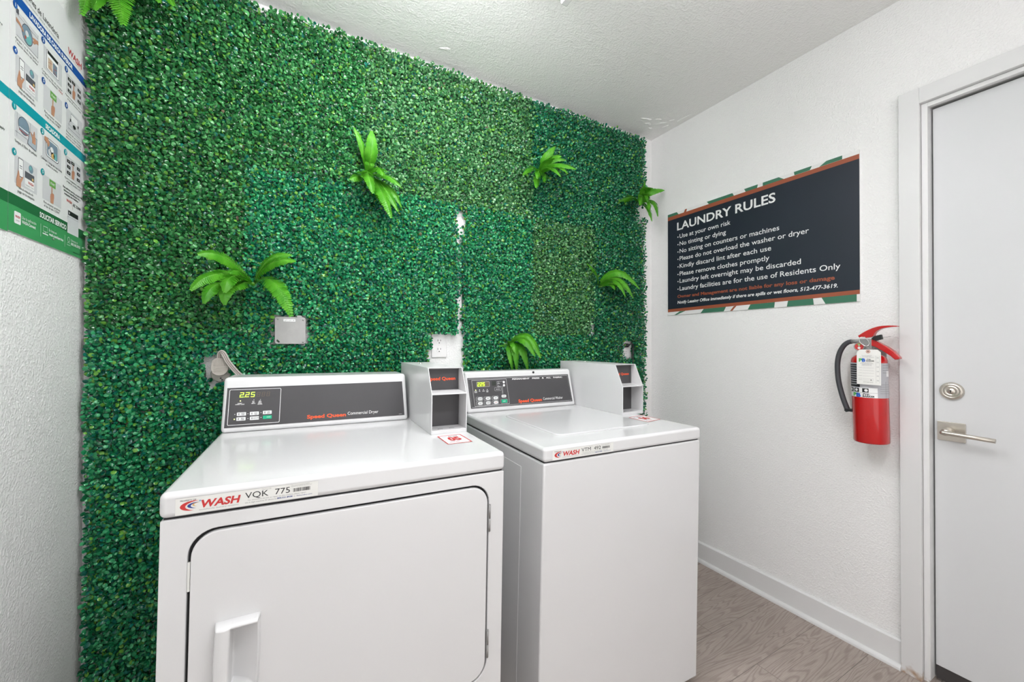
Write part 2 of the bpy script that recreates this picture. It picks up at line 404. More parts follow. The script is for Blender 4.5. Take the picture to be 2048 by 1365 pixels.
unseen_lamp(-1.62, -.82, 'unseen ceiling light of invented design nearest the leaf wall, above the machines', LAMP_POWER*.78, .38, 0., .115)  # unseen source suggested by the shadows; the fixture itself is invented
unseen_lamp(-1.40, -1.70, 'added unseen fill light over the door end, above the camera', LAMP_POWER*.62, .5, 0., .015, .42)  # added lamp, fills the machine fronts and the walls

# ================================================================== WASHING MACHINES
def shear(o, k, z0):
    """the cabinet leans slightly: it is not quite square to its top"""
    for v in o.data.vertices:
        if v.co.z < z0: v.co.x += k*(v.co.z-z0)
    return o
def seven_seg(mb, ch, x, y, w, h, fr, off, m, t=None, slant=.12):
    t = t or h*.13
    seg = {'a': (0, h-t, w, h), 'b': (w-t, h/2, w, h), 'c': (w-t, 0, w, h/2), 'd': (0, 0, w, t), 'e': (0, 0, t, h/2), 'f': (0, h/2, t, h), 'g': (0, h/2-t/2, w, h/2+t/2)}
    for s_ in {'2': 'abged', '5': 'afgcd', '8': 'abcdefg'}[ch]:
        x0, y0, x1, y1 = seg[s_]; e = t*.12
        mb.flat([(x+a+slant*b, y+b) for a, b in ((x0+e, y0+e), (x1-e, y0+e), (x1-e, y1-e), (x0+e, y1-e))], fr, off, m)
def barcode(mb, x0, y0, x1, y1, fr, off, m, seed):
    r = random.Random(seed); x = x0
    while x < x1:
        w = (x1-x0)*r.choice((.012, .012, .024, .036)); mb.rect(x, y0, min(x+w, x1), y1, fr, off, m); x += w+(x1-x0)*r.choice((.012, .014, .024))
def swoosh(mb, x, y, w, h, fr, off, cols=None):
    """three nested tapering crescents, a red, a blue and a gold one"""
    cols = cols or (M_red_ink, M_navy_ink, M_gold_ink)
    for i, (sx, sy, ox, oy) in enumerate(((1., 1., 0, 0), (.64, .60, .36, .26), (.36, .36, .60, .50))):
        out, inn = [], []
        for k in range(19):
            t = R(62+215*k/18); c, s_ = math.cos(t), math.sin(t)
            th = math.sin(PI*k/18)**.8*.20
            e = 1+c if c < 0 else 1
            ex = .62+.62*c if k < 10 else .62+.62*c
            out.append((ex, .5+.5*s_)); inn.append((ex+th*1.25, .5+(.5-th*.55)*s_))
        pts = out+inn[::-1]
        q = [(x+w*(ox+sx*a+.10*sy*b), y+h*(oy*.8+sy*b)) for a, b in pts]
        for k in range(18):
            mb.flat([q[k], q[k+1], q[-2-k], q[-1-k]], fr, off, cols[i])
def machine_sticker(fr, x0, x1, y0, y1, code, seed, parent, simple=False):
    s_ = MB(); w, h = x1-x0, y1-y0; e = .00035
    s_.rect(x0, y0, x1, y1, fr, e, M_sticker)
    X = lambda a: x0+w*a
    Y = lambda b: y0+h*b
    e2 = e+.00025
    s_.text('PROPERTY OF', X(.03), Y(.78), h*.09, fr, e2, M_black_ink, w*.10)
    swoosh(s_, X(.022), Y(.20), w*.135, h*.58, fr, e2)
    s_.disc((X(.155), Y(.73)), h*.05, fr, e2+.0001, mat('sky_ink', (.25, .45, .65), .5))
    s_.text('WASH', X(.150), Y(.30), h*.42, fr, e2, M_red_ink, w*.262, bold=.035, slant=.22)
    s_.text('multifamily laundry systems', X(.15), Y(.14), h*.075, fr, e2, M_grey_ink, w*.26)
    s_.text('Machine ID', X(.575), Y(.87), h*.06, fr, e2, M_grey_ink, w*.065)
    s_.text(code, X(.455), Y(.46), h*.36, fr, e2, M_black_ink, w*.325)
    s_.text('The room is leased by WASH', X(.79), Y(.88), h*.055, fr, e2, M_grey_ink, w*.14)
    s_.text('Multifamily Laundry Systems, LLC', X(.79), Y(.80), h*.055, fr, e2, M_grey_ink, w*.16)
    barcode(s_, X(.805), Y(.46), X(.935), Y(.70), fr, e2, M_black_ink, seed)
    s_.text('For immediate service or repair on this machine, please report', X(.475), Y(.30), h*.075, fr, e2, M_grey_ink, w*.43)
    s_.text('the 6 digit machine ID above to', X(.455), Y(.15), h*.08, fr, e2, M_grey_ink, w*.225)
    s_.text('800.521.8938', X(.685), Y(.15), h*.085, fr, e2, M_navy_ink, w*.115, bold=.03)
    s_.text('or', X(.808), Y(.15), h*.07, fr, e2, M_grey_ink, w*.014)
    s_.text('fixlaundry.com', X(.832), Y(.15), h*.08, fr, e2, M_navy_ink, w*.12)
    s_.outline([(x0, y0), (x1, y0), (x1, y1), (x0, y1)], .0003, fr, e2, M_grey_ink)
    o = s_.build('service_sticker', parent); o['label'] = 'service sticker reading %s' % code
def number_sticker(c0, c1, c2, c3, z, num, parent):
    """red framed number sticker lying on the top panel; corners back-left, back-right, front-right, front-left"""
    s_ = MB(); C_ = [Vector((*c, z)) for c in (c3, c2, c1, c0)]
    U = (C_[1]-C_[0]); V = (C_[3]-C_[0]); w, h = U.length, V.length
    fr = frame(C_[0], U, V); e = .0004
    s_.rect(0, 0, w, h, fr, e, M_white_ink)
    for a, b, c, d in ((0, 0, w, .045*h), (0, h*.955, w, h), (0, 0, .05*w, h), (.95*w, 0, w, h)): s_.rect(a, b, c, d, fr, e+.0002, M_red_ink)
    e2 = e+.0003
    s_.text('MACHINE', w*.40, h*.80, h*.07, fr, e2, M_black_ink, w*.38, bold=.02)
    s_.text('WASH', w*.12, h*.79, h*.07, fr, e2, M_navy_ink, w*.16, slant=.2)
    s_.text(num, w*.26, h*.36, h*.36, fr, e2, M_red_ink, w*.52, bold=.055)
    s_.text('For service call or report at', w*.16, h*.25, h*.05, fr, e2, M_navy_ink, w*.46)
    s_.text('800.521.8938', w*.16, h*.15, h*.06, fr, e2, M_red_ink, w*.40)
    s_.build('number_sticker', parent)

def make_console(parent, W_, x0b, x1b, x0t, x1t, yb, yt, zb, zt, yback):
    """raked control housing: lofted from its bottom outline to its top outline, with rounded edges"""
    m = MB()
    v = [(x0b, yb, zb), (x1b, yb, zb), (x1b, yback, zb), (x0b, yback, zb), (x0t, yt, zt), (x1t, yt, zt), (x1t, yback, zt), (x0t, yback, zt)]
    m.add(v, [(3,2,1,0),(4,5,6,7),(0,1,5,4),(1,2,6,5),(2,3,7,6),(3,0,4,7)], M_enamel)
    return m.build('control_console', parent, bevel=.011, seg=4)

def coin_box(parent, x0, x1, yf, zm, zt, yt, yback, zb, ypan):
    t = .0026; pr = [(yf, zb), (yback, zb), (yback, zt), (yt, zt), (yf, zm)]
    m = MB()
    for a, b in ((x0, x0+t), (x1-t, x1)): m.prism(pr, (0, 0, 0), (0, 1, 0), (0, 0, 1), (1, 0, 0), a, b, M_enamel2)
    m.box((x0+t, yt, zt-t), (x1-t, yback, zt), M_enamel2)                               # top
    m.box((x0+t, yf+.0006, zb), (x1-t, yback, zb+.011), M_enamel2)                      # floor with a front lip
    m.box((x0+t, yback-t, zb), (x1-t, yback, zt), M_enamel2)
    m.prism([(yf-.0005, zm-.001), (ypan+.02, zm+.004), (ypan+.02, zm+.007), (yf-.0005, zm+.003)], (0, 0, 0), (0, 1, 0), (0, 0, 1), (1, 0, 0), x0+t, x1-t, M_enamel2)
    body = m.build('coin_box', parent, bevel=.0008)
    fp = MB().box((x0+t, ypan, zm+.006), (x1-t-.002, ypan+.004, zt-.004), M_dark); up = fp.build('upper_face_panel', body)
    up['label'] = 'charcoal panel with orange lettering'
    trim = MB().box((x1-t-.002, ypan-.004, zm+.006), (x1-t, ypan+.006, zt-.004), M_steel).box((x0+t, ypan-.003, zt-.006), (x1-t, ypan+.006, zt-.0035), M_steel)
    trim.build('panel_trim', body)
    lo = MB().box((x0+t, ypan-.004, zb+.011), (x1-t-.0015, ypan, zm), M_dark).build('lower_face_panel', body); lo['label'] = 'plain charcoal panel'
    fr = frame((x0, ypan, 0), (1, 0, 0), (0, 0, 1)); wd = x1-x0
    MB().text('Speed Queen', wd*.07, zm+(zt-zm)*.47, .0098, fr, .0006, M_orange, wd*.80, bold=.028).build('lettering', body)
    n = MB(); ff = frame((x0, yf, zb+.0113), (1, 0, 0), (0, 1, 0))
    for a in (.30, .62):
        n.disc((wd*a, .020), .0052, ff, .0003, M_gap, sx=1.6); n.disc((wd*a, .0165), .0050, ff, .0004, M_enamel2, sx=1.5)
    n.build('shaded_lip_dents', body)  # two lip dents drawn flat, dark crescents painted for their shade
    MB().lathe([(0, 0), (.005, 0), (.005, .002), (.0035, .004), (0, .004)], (x0+wd*.35, yt+(yback-yt)*.62, zt), (0, 0, 1), M_chrome, 14).build('bolt', body)
    return body

# ------------------------------------------------------------------ the dryer
dryer = thing('clothes_dryer', 'white front-loading commercial dryer with a large hinged door, left of the washer', 'dryer', (-2.1891, -.8413, 0), (0, R(.558), R(-1.7592)))
DW, DD = .6853, .711
m = MB()
ir = rrect(.0430, .3660, .6425, .8490, .045, 8)                # door opening with wide rounded corners
ring_prism(m, outer_for(ir, .002, .06, DW-.002, .8755), ir, (0, 0, 0), (1, 0, 0), (0, 0, 1), (0, -1, 0), -.02, 0, M_enamel)
m.box((.002, .02, .03), (DW-.002, DD-.008, .8755), M_enamel)
m.box((.010, .012, .03), (DW-.010, .02, .06), M_enamel)
shear(m.build('cabinet', dryer, bevel=.0025), .0063, .8779)
MB().box((.006, .006, .8755), (DW-.006, DD-.012, .8785), M_gap).build('lid_shadow_gap', dryer)  # dark strip standing in for the shade under the top panel
MB().box((0, -.003, .8785), (DW, DD, .9251), M_enamel).build('top_panel', dryer, bevel=.011, seg=4)
g = MB(); ring_prism(g, rrect(.0434, .3664, .6421, .8486, .0446, 8), rrect(.1105, .5435, .1565, .6680, .003, 8), (0, 0, 0), (1, 0, 0), (0, 0, 1), (0, -1, 0), -.0195, -.010, M_gap)
shear(g.build('door_seal', dryer), .0063, .8779)
rec = rrect(.1105, .5435, .1565, .6680, .003, 8)               # the hollow behind the pull
dd = MB(); ring_prism(dd, rrect(.0478, .3712, .6384, .8440, .042, 8), rec, (0, 0, 0), (1, 0, 0), (0, 0, 1), (0, -1, 0), -.010, .0025, M_enamel)
ddoor = shear(dd.build('door', dryer, bevel=.003, seg=3), .0063, .8779); ddoor['label'] = 'large white door with rounded corners'
# scooped pull: a raised lip on the left, a hollow that climbs back to the rim on the right
NU, NV = 60, 72; hv = []; hx0, hx1, hz0, hz1 = .0865, .1585, .5360, .6730
def pull(u, v):
    rim = min(1, v/.04, (1-v)/.03); rim = math.sin(max(0, rim)*PI/2)
    if u < .08: h = .024*math.sin(u/.08*PI/2)
    elif u < .36: h = .024+.003*math.sin((u-.08)/.28*PI)
    elif u < .395: h = .024-.0445*((u-.36)/.035)
    elif u < .95: h = -.0205+.0315*((u-.395)/.555)**1.25
    else: h = .011*(1-(u-.95)/.05)
    edge = .022*min(1, (1-u)/.05, u/.08)
    if u >= .36:
        if v > .925: h = max(h, edge*min(1, (v-.925)/.02))
        elif v < .085: h = max(h, edge*.55*min(1, (.085-v)/.05))
    return h*rim
for j_ in range(NV+1):
    for i_ in range(NU+1):
        u, v = i_/NU, j_/NV; bulge = .0022*math.sin(PI*v)
        x = hx0-bulge*.8+(hx1-hx0+bulge*1.8)*u+.0015*(v-.5)
        hv.append((x, -.0025-pull(u, v), hz0+(hz1-hz0)*v+.0008*u))
hm = MB(); hm.add(hv, [(a, a+1, a+NU+2, a+NU+1) for j_ in range(NV) for a in range(j_*(NU+1), j_*(NU+1)+NU)], M_enamel, True)
ho = shear(hm.build('door_pull', ddoor), .0063, .8779)
for z0 in (.4185, .7300):
    h_ = MB().box((.6395, -.0035, z0), (.6462, .001, z0+.067), M_steel)
    h_.tube([(.6428, -.0045, z0+.001), (.6428, -.0045, z0+.033)], .0022, M_steel, 10).tube([(.6428, -.0045, z0+.035), (.6428, -.0045, z0+.066)], .0022, M_steel, 10)
    shear(h_.build('hinge', dryer), .0063, .8779)
shear(MB().box((.0432, .0005, .7400), (.0470, .004, .7930), M_sticker).build('door_catch', dryer), .0063, .8779)
for x in (.05, DW-.05):
    for y in (.06, DD-.07):
        zl = math.tan(R(.558))*x
        MB().lathe([(0, zl), (.018, zl), (.018, zl+.008), (.006, zl+.010), (.006, .032), (0, .032)], (x, y, 0), (0, 0, 1), M_black, 14).build('levelling_foot', dryer)
con = make_console(dryer, DW, .0035, .5560, .0070, .5490, .5261, .5514, .9252, 1.0895, .690)
k_ = Vector((0, .0253, .1643)).normalized()
fc = frame((0, .5261, .9251), (1, 0, 0), k_)
cl = lambda z: (z-.9251)/k_.z                       # height above the top panel -> length up the raked face
ov = MB(); ov.flat([(.0127, cl(.9405)), (.5430, cl(.9430)), (.5363, cl(1.0622)), (.0167, cl(1.0580))], fc, .0006, M_dark)
ovo = ov.build('overlay', con); ovo['label'] = 'charcoal printed control overlay'
L_ = MB(); e = .0009
L_.outline([(p[0]+(p[1]-cl(.95))*.024, p[1]) for p in rrect(.0205, cl(.9480), .1547, cl(1.0525), .003, 3)], .0013, fc, e, M_white_ink)
B2 = MB()
B2.text('Speed Queen', .2321, cl(.9528), .0108, fc, e, M_orange, .1165, bold=.03)
B2.text('Commercial Dryer', .3540, cl(.9565), .0098, fc, e, M_white_ink, .0990); B2.build('brand_lettering', con)
D2 = MB()
for i, ch in enumerate('225'): seven_seg(D2, ch, .0480+.0142*i, cl(1.0290), .0100, .0150, fc, e, M_led)
D2.rect(.0595, cl(1.0290), .0610, cl(1.0305), fc, e, M_led)
for i in range(3): seven_seg(D2, '8', .0920+.0128*i, cl(1.0292), .0088, .0140, fc, e, M_led_off)
D2.build('display', con)['label'] = 'lit green digits reading 2.25'
for x, z, lines, lit in ((.0508, 1.0185, ('INSERT', 'COINS / CARD'), 1), (.0855, 1.0200, ('FILL', 'ALL', 'DRY-R'), 0), (.1026, 1.0200, ('NO', 'HEAT', 'COOL', 'DOWN'), 0)):
    L_.disc((x, cl(z)), .0016 if lit else .0010, fc, e, M_led_dot if lit else M_key, 12)
    for q, tx in enumerate(lines): L_.text(tx, x-.001, cl(z-.0055-.0032*q-(.003 if lit else 0)), .0024, fc, e, M_white_ink, None, 'c', .03)
for (x, z, m_, t1, t2, lit) in ((.0446, .9792, M_key, 'HIGH', 'TEMP', 0), (.0777, .9790, M_key, 'LOW', 'TEMP', 0), (.1116, .9800, M_key, 'NO', 'HEAT', 0), (.0438, .9650, M_key, 'MED', 'TEMP', 1), (.0782, .9648, M_key, 'DELICATE', '', 0), (.1120, .9655, M_green_key, 'START', '', 0)):
    L_.disc((x-.0065, cl(z)), .0016 if lit else .0012, fc, e, M_led_dot if lit else M_key, 10)
    K_ = MB(); K_.prism(rrect(x-.0015, cl(z-.0052), x+.0220, cl(z+.0052), .0016, 3), *fc, .0007, .0011, m_); f_ = .0012
    ink = M_white_ink if m_ is M_green_key else M_black_ink
    if m_ is not M_green_key: K_.rect(x+.0030, cl(z-.003), x+.0046, cl(z+.003), fc, f_, ink)
    K_.text(t1, x+.0140, cl(z+.0006 if t2 else z-.001), .0024, fc, f_, ink, None, 'c', .02)
    if t2: K_.text(t2, x+.0140, cl(z-.0034), .0024, fc, f_, ink, None, 'c', .02)
    K_.build('button', con)['label'] = 'green start button' if m_ is M_green_key else 'white button reading '+t1.lower()
L_.rect(.5230, cl(.9475), .5330, cl(.9483), fc, e, M_key)
L_.build('lettering', con)
coin_box(dryer, .5640, .6770, .2550, 1.0450, 1.1245, .3020, .700, .9252, .327)
ff = frame((0, -.003, 0), (1, 0, 0), (0, 0, 1))
machine_sticker(ff, .0243, .2552, .8830, .9135, 'VQK  775', 3, dryer)
number_sticker((.5740, .2270), (.6502, .2360), (.6465, .1278), (.5740, .1241), .9251, '05', dryer)

# ------------------------------------------------------------------ the washer
washer = thing('washing_machine', 'white top-loading commercial washer standing right of the dryer', 'washing machine', (-1.3591, -.8314, 0), (0, R(.1482), R(-1.7487)))
WW, WD, WZ = .6505, .711, .8583
m = MB(); m.box((.001, 0, .03), (WW, WD-.008, WZ-.002), M_enamel)
shear(m.build('cabinet', washer, bevel=.006, seg=3), .0217, WZ)
sp_ = MB(); sp_.prism(rrect(.1300, .10, .62, .8148, .002, 2), (.001, 0, 0), (0, 1, 0), (0, 0, 1), (-1, 0, 0), 0, .0012, M_enamel)
shear(sp_.build('side_panel', washer, bevel=.001), .0217, WZ)
MB().box((.006, .006, WZ-.002), (WW-.006, WD-.012, WZ+.001), M_gap).build('lid_shadow_gap', washer)  # near-black strip painting the shaded joint below the washer top
MB().box((0, -.003, WZ+.001), (WW, WD, .9013), M_enamel).build('top_panel', washer, bevel=.010, seg=4)
# loading lid with a finger notch in its front edge
lp = rrect(.1180, .1040, .5250, .5000, .03, 7)
q = [p for p in lp]
notch = [(.3060, .1040), (.3180, .1075), (.3800, .1100), (.3890, .1040)]
out = []
for a, b in zip(q, q[1:]+q[:1]):
    out.append(a)
    if a[0] < .2 and b[0] > .45 and abs(a[1]-.104) < 1e-6 and abs(b[1]-.104) < 1e-6: out += notch
lid = MB().prism(out, (0, 0, .9013), (1, 0, 0), (0, 1, 0), (0, 0, 1), -.001, .0042, M_enamel).build('lid', washer, bevel=.0022, seg=3)
MB().prism([(.306, .1035), (.389, .1035), (.380, .1098), (.318, .1073)], (0, 0, .9013), (1, 0, 0), (0, 1, 0), (0, 0, 1), .0002, .0008, mat('notch_shade', (.62, .62, .63), .4)).build('notch_shade_patch', lid)  # darker patch that paints the shade inside the notch
for x in (.05, WW-.05):
    for y in (.06, WD-.07):
        zl = math.tan(R(.1482))*x
        MB().lathe([(0, zl), (.018, zl), (.018, zl+.008), (.006, zl+.010), (.006, .032), (0, .032)], (x-.018, y, 0), (0, 0, 1), M_black, 14).build('levelling_foot', washer)
con = make_console(washer, WW, .0030, .5560, .0000, .5390, .6085, .6345, .9014, 1.0740, .709)
k_ = Vector((0, .026, .1726)).normalized()
fc = frame((0, .6085, .9013), (1, 0, 0), k_)
cl = lambda z: (z-.9013)/k_.z
quad = lambda i: [(.0206-.0+i, cl(.9207)+i), (.5389-i, cl(.9207)+i), (.5240-i, cl(1.0488)-i), (.0096+i*.9, cl(1.0480)-i)]
ov = MB().flat(quad(0), fc, .0006, M_dark); ovo = ov.build('overlay', con); ovo['label'] = 'charcoal printed control overlay'
L_ = MB()
L_.outline(quad(.0050), .0010, fc, e, M_key)
L_.outline([(.0390, cl(.9285)), (.2020, cl(.9310)), (.1925, cl(1.0385)), (.0293, cl(1.0380))], .0013, fc, e, M_white_ink)
H2 = MB()
H2.text('PERMANENT   PRESS   &   ALL   FABRIC', .2221, cl(1.0335), .0058, fc, e, M_white_ink, .268, bold=.03); H2.build('heading_lettering', con)
B2 = MB()
B2.text('Speed Queen', .2470, cl(.9322), .0130, fc, e, M_orange, .122, bold=.03)
B2.text('Commercial Washer', .3760, cl(.9362), .0115, fc, e, M_white_ink, .108); B2.build('brand_lettering', con)
D2 = MB()
D2.flat(rrect(.0516, cl(1.0085), .1110, cl(1.0305), .002, 3), fc, e, M_key)
D2.flat(rrect(.0524, cl(1.0092), .0885, cl(1.0298), .001, 2), fc, e+.0002, M_lcd)
D2.flat(rrect(.0885, cl(1.0092), .1102, cl(1.0298), .001, 2), fc, e+.0002, mat('dim_display', (.14, .11, .08), .4))
for i, ch in enumerate('225'): seven_seg(D2, ch, .0545+.0120*i, cl(1.0120), .0085, .0150, fc, e+.0004, M_led)
for i in range(1): seven_seg(D2, '8', .0935, cl(1.0120), .0075, .0135, fc, e+.0004, M_led_off)
D2.build('display', con)['label'] = 'lit yellow green digits reading 225'
L_.flat(rrect(.1220, cl(1.012), .1420, cl(1.031), .001, 2), fc, e, mat('dark_window', (.03, .035, .03), .3))
for i, tx in enumerate((('INSERT', 'COINS'), ('FILL', ''), ('WASH', ''), ('RINSE', 'SPIN'))):
    x = .0455+.0178*i; L_.disc((x, cl(.9965)), .0020, fc, e, M_key if i else M_led_dot, 10)
    for j_, t_ in enumerate(tx):
        if t_: L_.text(t_, x, cl(.9895-.0045*j_), .0028, fc, e, M_white_ink, None, 'c', .03)
for r_ in range(2):
    for i in range(3):
        x, z = .0550+.0365*i, .9590-.0190*r_; K_ = MB()
        K_.outline(rrect(x-.010, cl(z-.0080), x+.0215, cl(z+.0080), .004, 3), .0006, fc, e, M_key)
        K_.prism(rrect(x-.002, cl(z-.0062), x+.0195, cl(z+.0062), .006, 4), *fc, .0007, .0011, M_key)
        ink = M_red_ink if (r_, i) == (1, 2) else M_black_ink; t_ = (('NORMAL', 'PERM', 'DELIC'), ('HOT', 'WARM', 'COLD'))[r_][i]
        K_.text(t_, x+.0088, cl(z-.0012), .0028, fc, .0012, ink, None, 'c', .03)
        for s_ in (-.003, .003): K_.disc((x-.0055, cl(z+s_)), .0012, fc, e, M_key, 8)
        K_.build('button', con)['label'] = 'white oval button reading '+t_.lower()
K_ = MB(); K_.prism(rrect(.1650, cl(.9585), .1880, cl(.9705), .0055, 4), *fc, .0007, .0011, M_key); K_.text('EXTRA', .1765, cl(.9632), .0028, fc, .0012, M_black_ink, None, 'c', .03); K_.build('button', con)['label'] = 'white oval button above the green one'
K_ = MB(); K_.outline(rrect(.1600, cl(.9345), .1930, cl(.9515), .003, 3), .0006, fc, e, M_key)
K_.prism(rrect(.1640, cl(.9360), .1910, cl(.9500), .003, 3), *fc, .0007, .0011, M_green_key); K_.text('START', .1775, cl(.9415), .0030, fc, .0012, M_white_ink, None, 'c', .03); K_.build('button', con)['label'] = 'green start button'
L_.outline(rrect(.1470, cl(1.0065), .1800, cl(1.0290), .001, 2), .0006, fc, e, M_key)
for z in (1.0250, 1.0110):
    L_.disc((.1800, cl(z)), .0052, fc, e+.0001, M_white_ink, 14); L_.disc((.1540, cl(z+.001)), .0014, fc, e, M_key, 8); L_.text('LIGHT' if z > 1.02 else 'HEAVY', .1500, cl(z-.006), .0026, fc, e, M_white_ink, None, 'l', .03)
L_.outline(rrect(.1340, cl(.9895), .1650, cl(1.0035), .002, 3), .0006, fc, e, M_key); L_.text('SOIL LEVEL', .1500, cl(.9945), .0026, fc, e, M_white_ink, None, 'c', .03)
for x in (.1690, .1725): L_.rect(x, cl(.9800), x+.0006, cl(1.0040), fc, e, M_key)
L_.outline([(.1712, cl(.9715)), (.1735, cl(.9780)), (.1712, cl(.9850)), (.1690, cl(.9780))], .0006, fc, e, M_key)
L_.build('lettering', con)
MB().lathe([(0, 0), (.0052, 0), (.0052, .0015), (.003, .003), (0, .003)], (.3332, .6316, 1.0635), (0, -1, .15), M_black, 16).build('console_screw', con)
coin_box(washer, .5630, .6765, .2960, 1.0180, 1.1085, .3420, .752, .9014, .366)
ff = frame((0, -.003, 0), (1, 0, 0), (0, 0, 1))
machine_sticker(ff, .0283, .2492, .8640, .8925, 'VTM  492', 8, washer)
number_sticker((.5490, .2478), (.6432, .2600), (.6374, .1655), (.5492, .1460), .9013, '06', washer)

# ================================================================== LEAF WALL: artificial boxwood mats, 40 x 60 cm each
def leaf_mat():
    m = bpy.data.materials.new('boxwood_leaf'); m.use_nodes = True; nt = m.node_tree; b = nt.nodes['Principled BSDF']; L = nt.links.new; N = nt.nodes.new
    a = N('ShaderNodeAttribute'); a.attribute_name = 'leaf_colour'
    L(a.outputs['Color'], b.inputs['Base Color']); b.inputs['Roughness'].default_value = .17; b.inputs['Specular IOR Level'].default_value = .55
    t = N('ShaderNodeBsdfTranslucent'); mx = N('ShaderNodeMixShader'); mx.inputs[0].default_value = .12
    L(a.outputs['Color'], t.inputs['Color']); L(b.outputs[0], mx.inputs[1]); L(t.outputs[0], mx.inputs[2])
    L(mx.outputs[0], nt.nodes['Material Output'].inputs['Surface'])
    return m
M_leaf = leaf_mat()
M_grid = mat('mat_backing_plastic', (.025, .06, .03), .6)
CUT = [(-1.437, -1.266, 1.05, 1.238), (-1.312, -1.268, 1.715, 1.822), (-1.303, -1.277, 1.62, 1.715), (-1.296, -1.283, 1.46, 1.62), (-1.306, -1.274, 1.20, 1.46), (-2.043, -1.920, 1.182, 1.306), (-2.238, -2.168, 1.045, 1.150), (-2.250, -2.225, 1.11, 1.15), (-.262, -.190, 1.100, 1.216), (-.516, -.478, 1.235, 1.305), (-.155, -.105, 1.92, 2.04), (-.745, -.725, 1.735, 1.755), (-1.63, -1.61, 1.735, 1.765), (-2.54, -2.512, 1.232, 1.246), (-2.09, -2.06, 2.42, 2.45)]
PAL = {   # (dark, middle, light) leaf colours in linear light, share of yellow-green young leaves
    'olive': ((.004, .045, .012), (.020, .170, .042), (.110, .420, .130), .07),
    'grey':  ((.010, .060, .019), (.045, .215, .065), (.210, .470, .200), .07),
    'teal':  ((.002, .070, .028), (.010, .245, .088), (.100, .510, .220), .10),
    'deep':  ((.002, .052, .024), (.008, .175, .068), (.070, .390, .165), .08),
}
def leaf_mesh(name, x0, x1, z0, z1, pal, seed):
    g = np.random.default_rng(seed)
    nx, nz = max(2, int(round((x1-x0)/.0172))), max(2, int(round((z1-z0)/.0172)))
    cx, cz = np.meshgrid(x0+(np.arange(nx)+.5)*(x1-x0)/nx, z0+(np.arange(nz)+.5)*(z1-z0)/nz)
    cx = cx.ravel()+g.normal(0, .0030, nx*nz); cz = cz.ravel()+g.normal(0, .0030, nx*nz)
    K = 11; n = len(cx)*K
    lev = np.tile(np.repeat(np.arange(4), (3, 3, 3, 2)), len(cx))
    X = np.repeat(cx, K); Z = np.repeat(cz, K)
    spin = np.repeat(g.uniform(0, 2*PI, len(cx)), K)
    phi = spin+np.tile(np.array([0, 2.1, 4.2, 1., 3.1, 5.2, .4, 2.5, 4.6, 1.2, 4.3]), len(cx))+g.normal(0, .35, n)
    tau = np.array([.10, .35, .62, 1.0])[lev]+g.normal(0, .24, n)
    dep = np.array([.014, .025, .035, .042])[lev]+g.normal(0, .003, n)+np.repeat(g.normal(0, .004, len(cx)), K)
    keep = np.ones(n, bool)
    for a, b, c, d in CUT:
        s_ = g.normal(0, .0035, n) if b-a < .05 else 0
        keep &= ~((X > a-.002+s_) & (X < b+.002+s_) & (Z > c-.002) & (Z < d+.002))
    X, Z, phi, tau, dep, lev = (q[keep] for q in (X, Z, phi, tau, dep, lev)); n = len(X)
    Ln = np.clip(g.normal(.0138, .0022, n), .009, .019)*np.where(lev == 3, .8, 1); Wd = Ln*g.uniform(.74, 1.0, n)
    rad = np.stack([np.cos(phi), np.zeros(n), np.sin(phi)], 1); out = np.tile([0., -1., 0.], (n, 1))
    d = rad*np.cos(tau)[:, None]+out*np.sin(tau)[:, None]
    nm = -rad*np.sin(tau)[:, None]+out*np.cos(tau)[:, None]
    roll = g.normal(0, .35, n)[:, None]
    sd = np.cross(nm, d); sd, nm = sd*np.cos(roll)+nm*np.sin(roll), nm*np.cos(roll)-sd*np.sin(roll)
    base = np.stack([X, -dep, Z], 1)+rad*.0035
    prof = [(0, 0, -.04), (.20, .36, -.10), (.52, .50, -.15), (.82, .36, -.15), (1., 0, -.18), (.82, -.36, -.15), (.52, -.50, -.15), (.20, -.36, -.10), (.50, 0, .05)]
    V = np.stack([base+d*(a*Ln)[:, None]+sd*(b*Wd)[:, None]+nm*(c*Wd)[:, None] for a, b, c in prof], 1)
    V[..., 1] = np.minimum(V[..., 1], -.004)
    lim = .0105
    V[..., 0] = np.clip(V[..., 0], LX+.006, -.004); V[..., 2] = np.clip(V[..., 2], .012, CH-.012)
    tri = np.array([(k, (k+1) % 8, 8) for k in range(8)])
    F = (np.arange(n)*9)[:, None, None]+tri[None]
    me = bpy.data.meshes.new(name)
    me.vertices.add(n*9); me.vertices.foreach_set('co', V.astype(np.float32).ravel())
    nf = n*8; me.loops.add(nf*3); me.polygons.add(nf)
    me.loops.foreach_set('vertex_index', F.astype(np.int32).ravel())
    me.polygons.foreach_set('loop_start', np.arange(nf, dtype=np.int32)*3)
    me.polygons.foreach_set('use_smooth', np.ones(nf, bool))
    dk, md, lt, yg = PAL[pal]
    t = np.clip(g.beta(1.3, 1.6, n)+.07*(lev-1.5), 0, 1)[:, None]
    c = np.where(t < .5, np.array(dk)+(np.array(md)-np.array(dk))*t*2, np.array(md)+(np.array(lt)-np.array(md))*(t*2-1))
    yel = g.random(n) < yg
    c[yel] = np.array([.14, .38, .05])*g.uniform(.7, 1.15, (yel.sum(), 1))
    blu = g.random(n) < (.16 if pal in ('teal', 'deep') else .05)
    c[blu] = np.array([.004, .115, .080])*g.uniform(.7, 1.4, (blu.sum(), 1))
    brn = g.random(n) < .0015; c[brn] = np.array([.20, .15, .10])
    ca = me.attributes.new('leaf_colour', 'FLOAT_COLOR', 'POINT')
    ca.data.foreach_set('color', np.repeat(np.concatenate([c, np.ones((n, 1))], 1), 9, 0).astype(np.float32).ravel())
    me.materials.append(M_leaf); me.update(); me.validate()
    return me
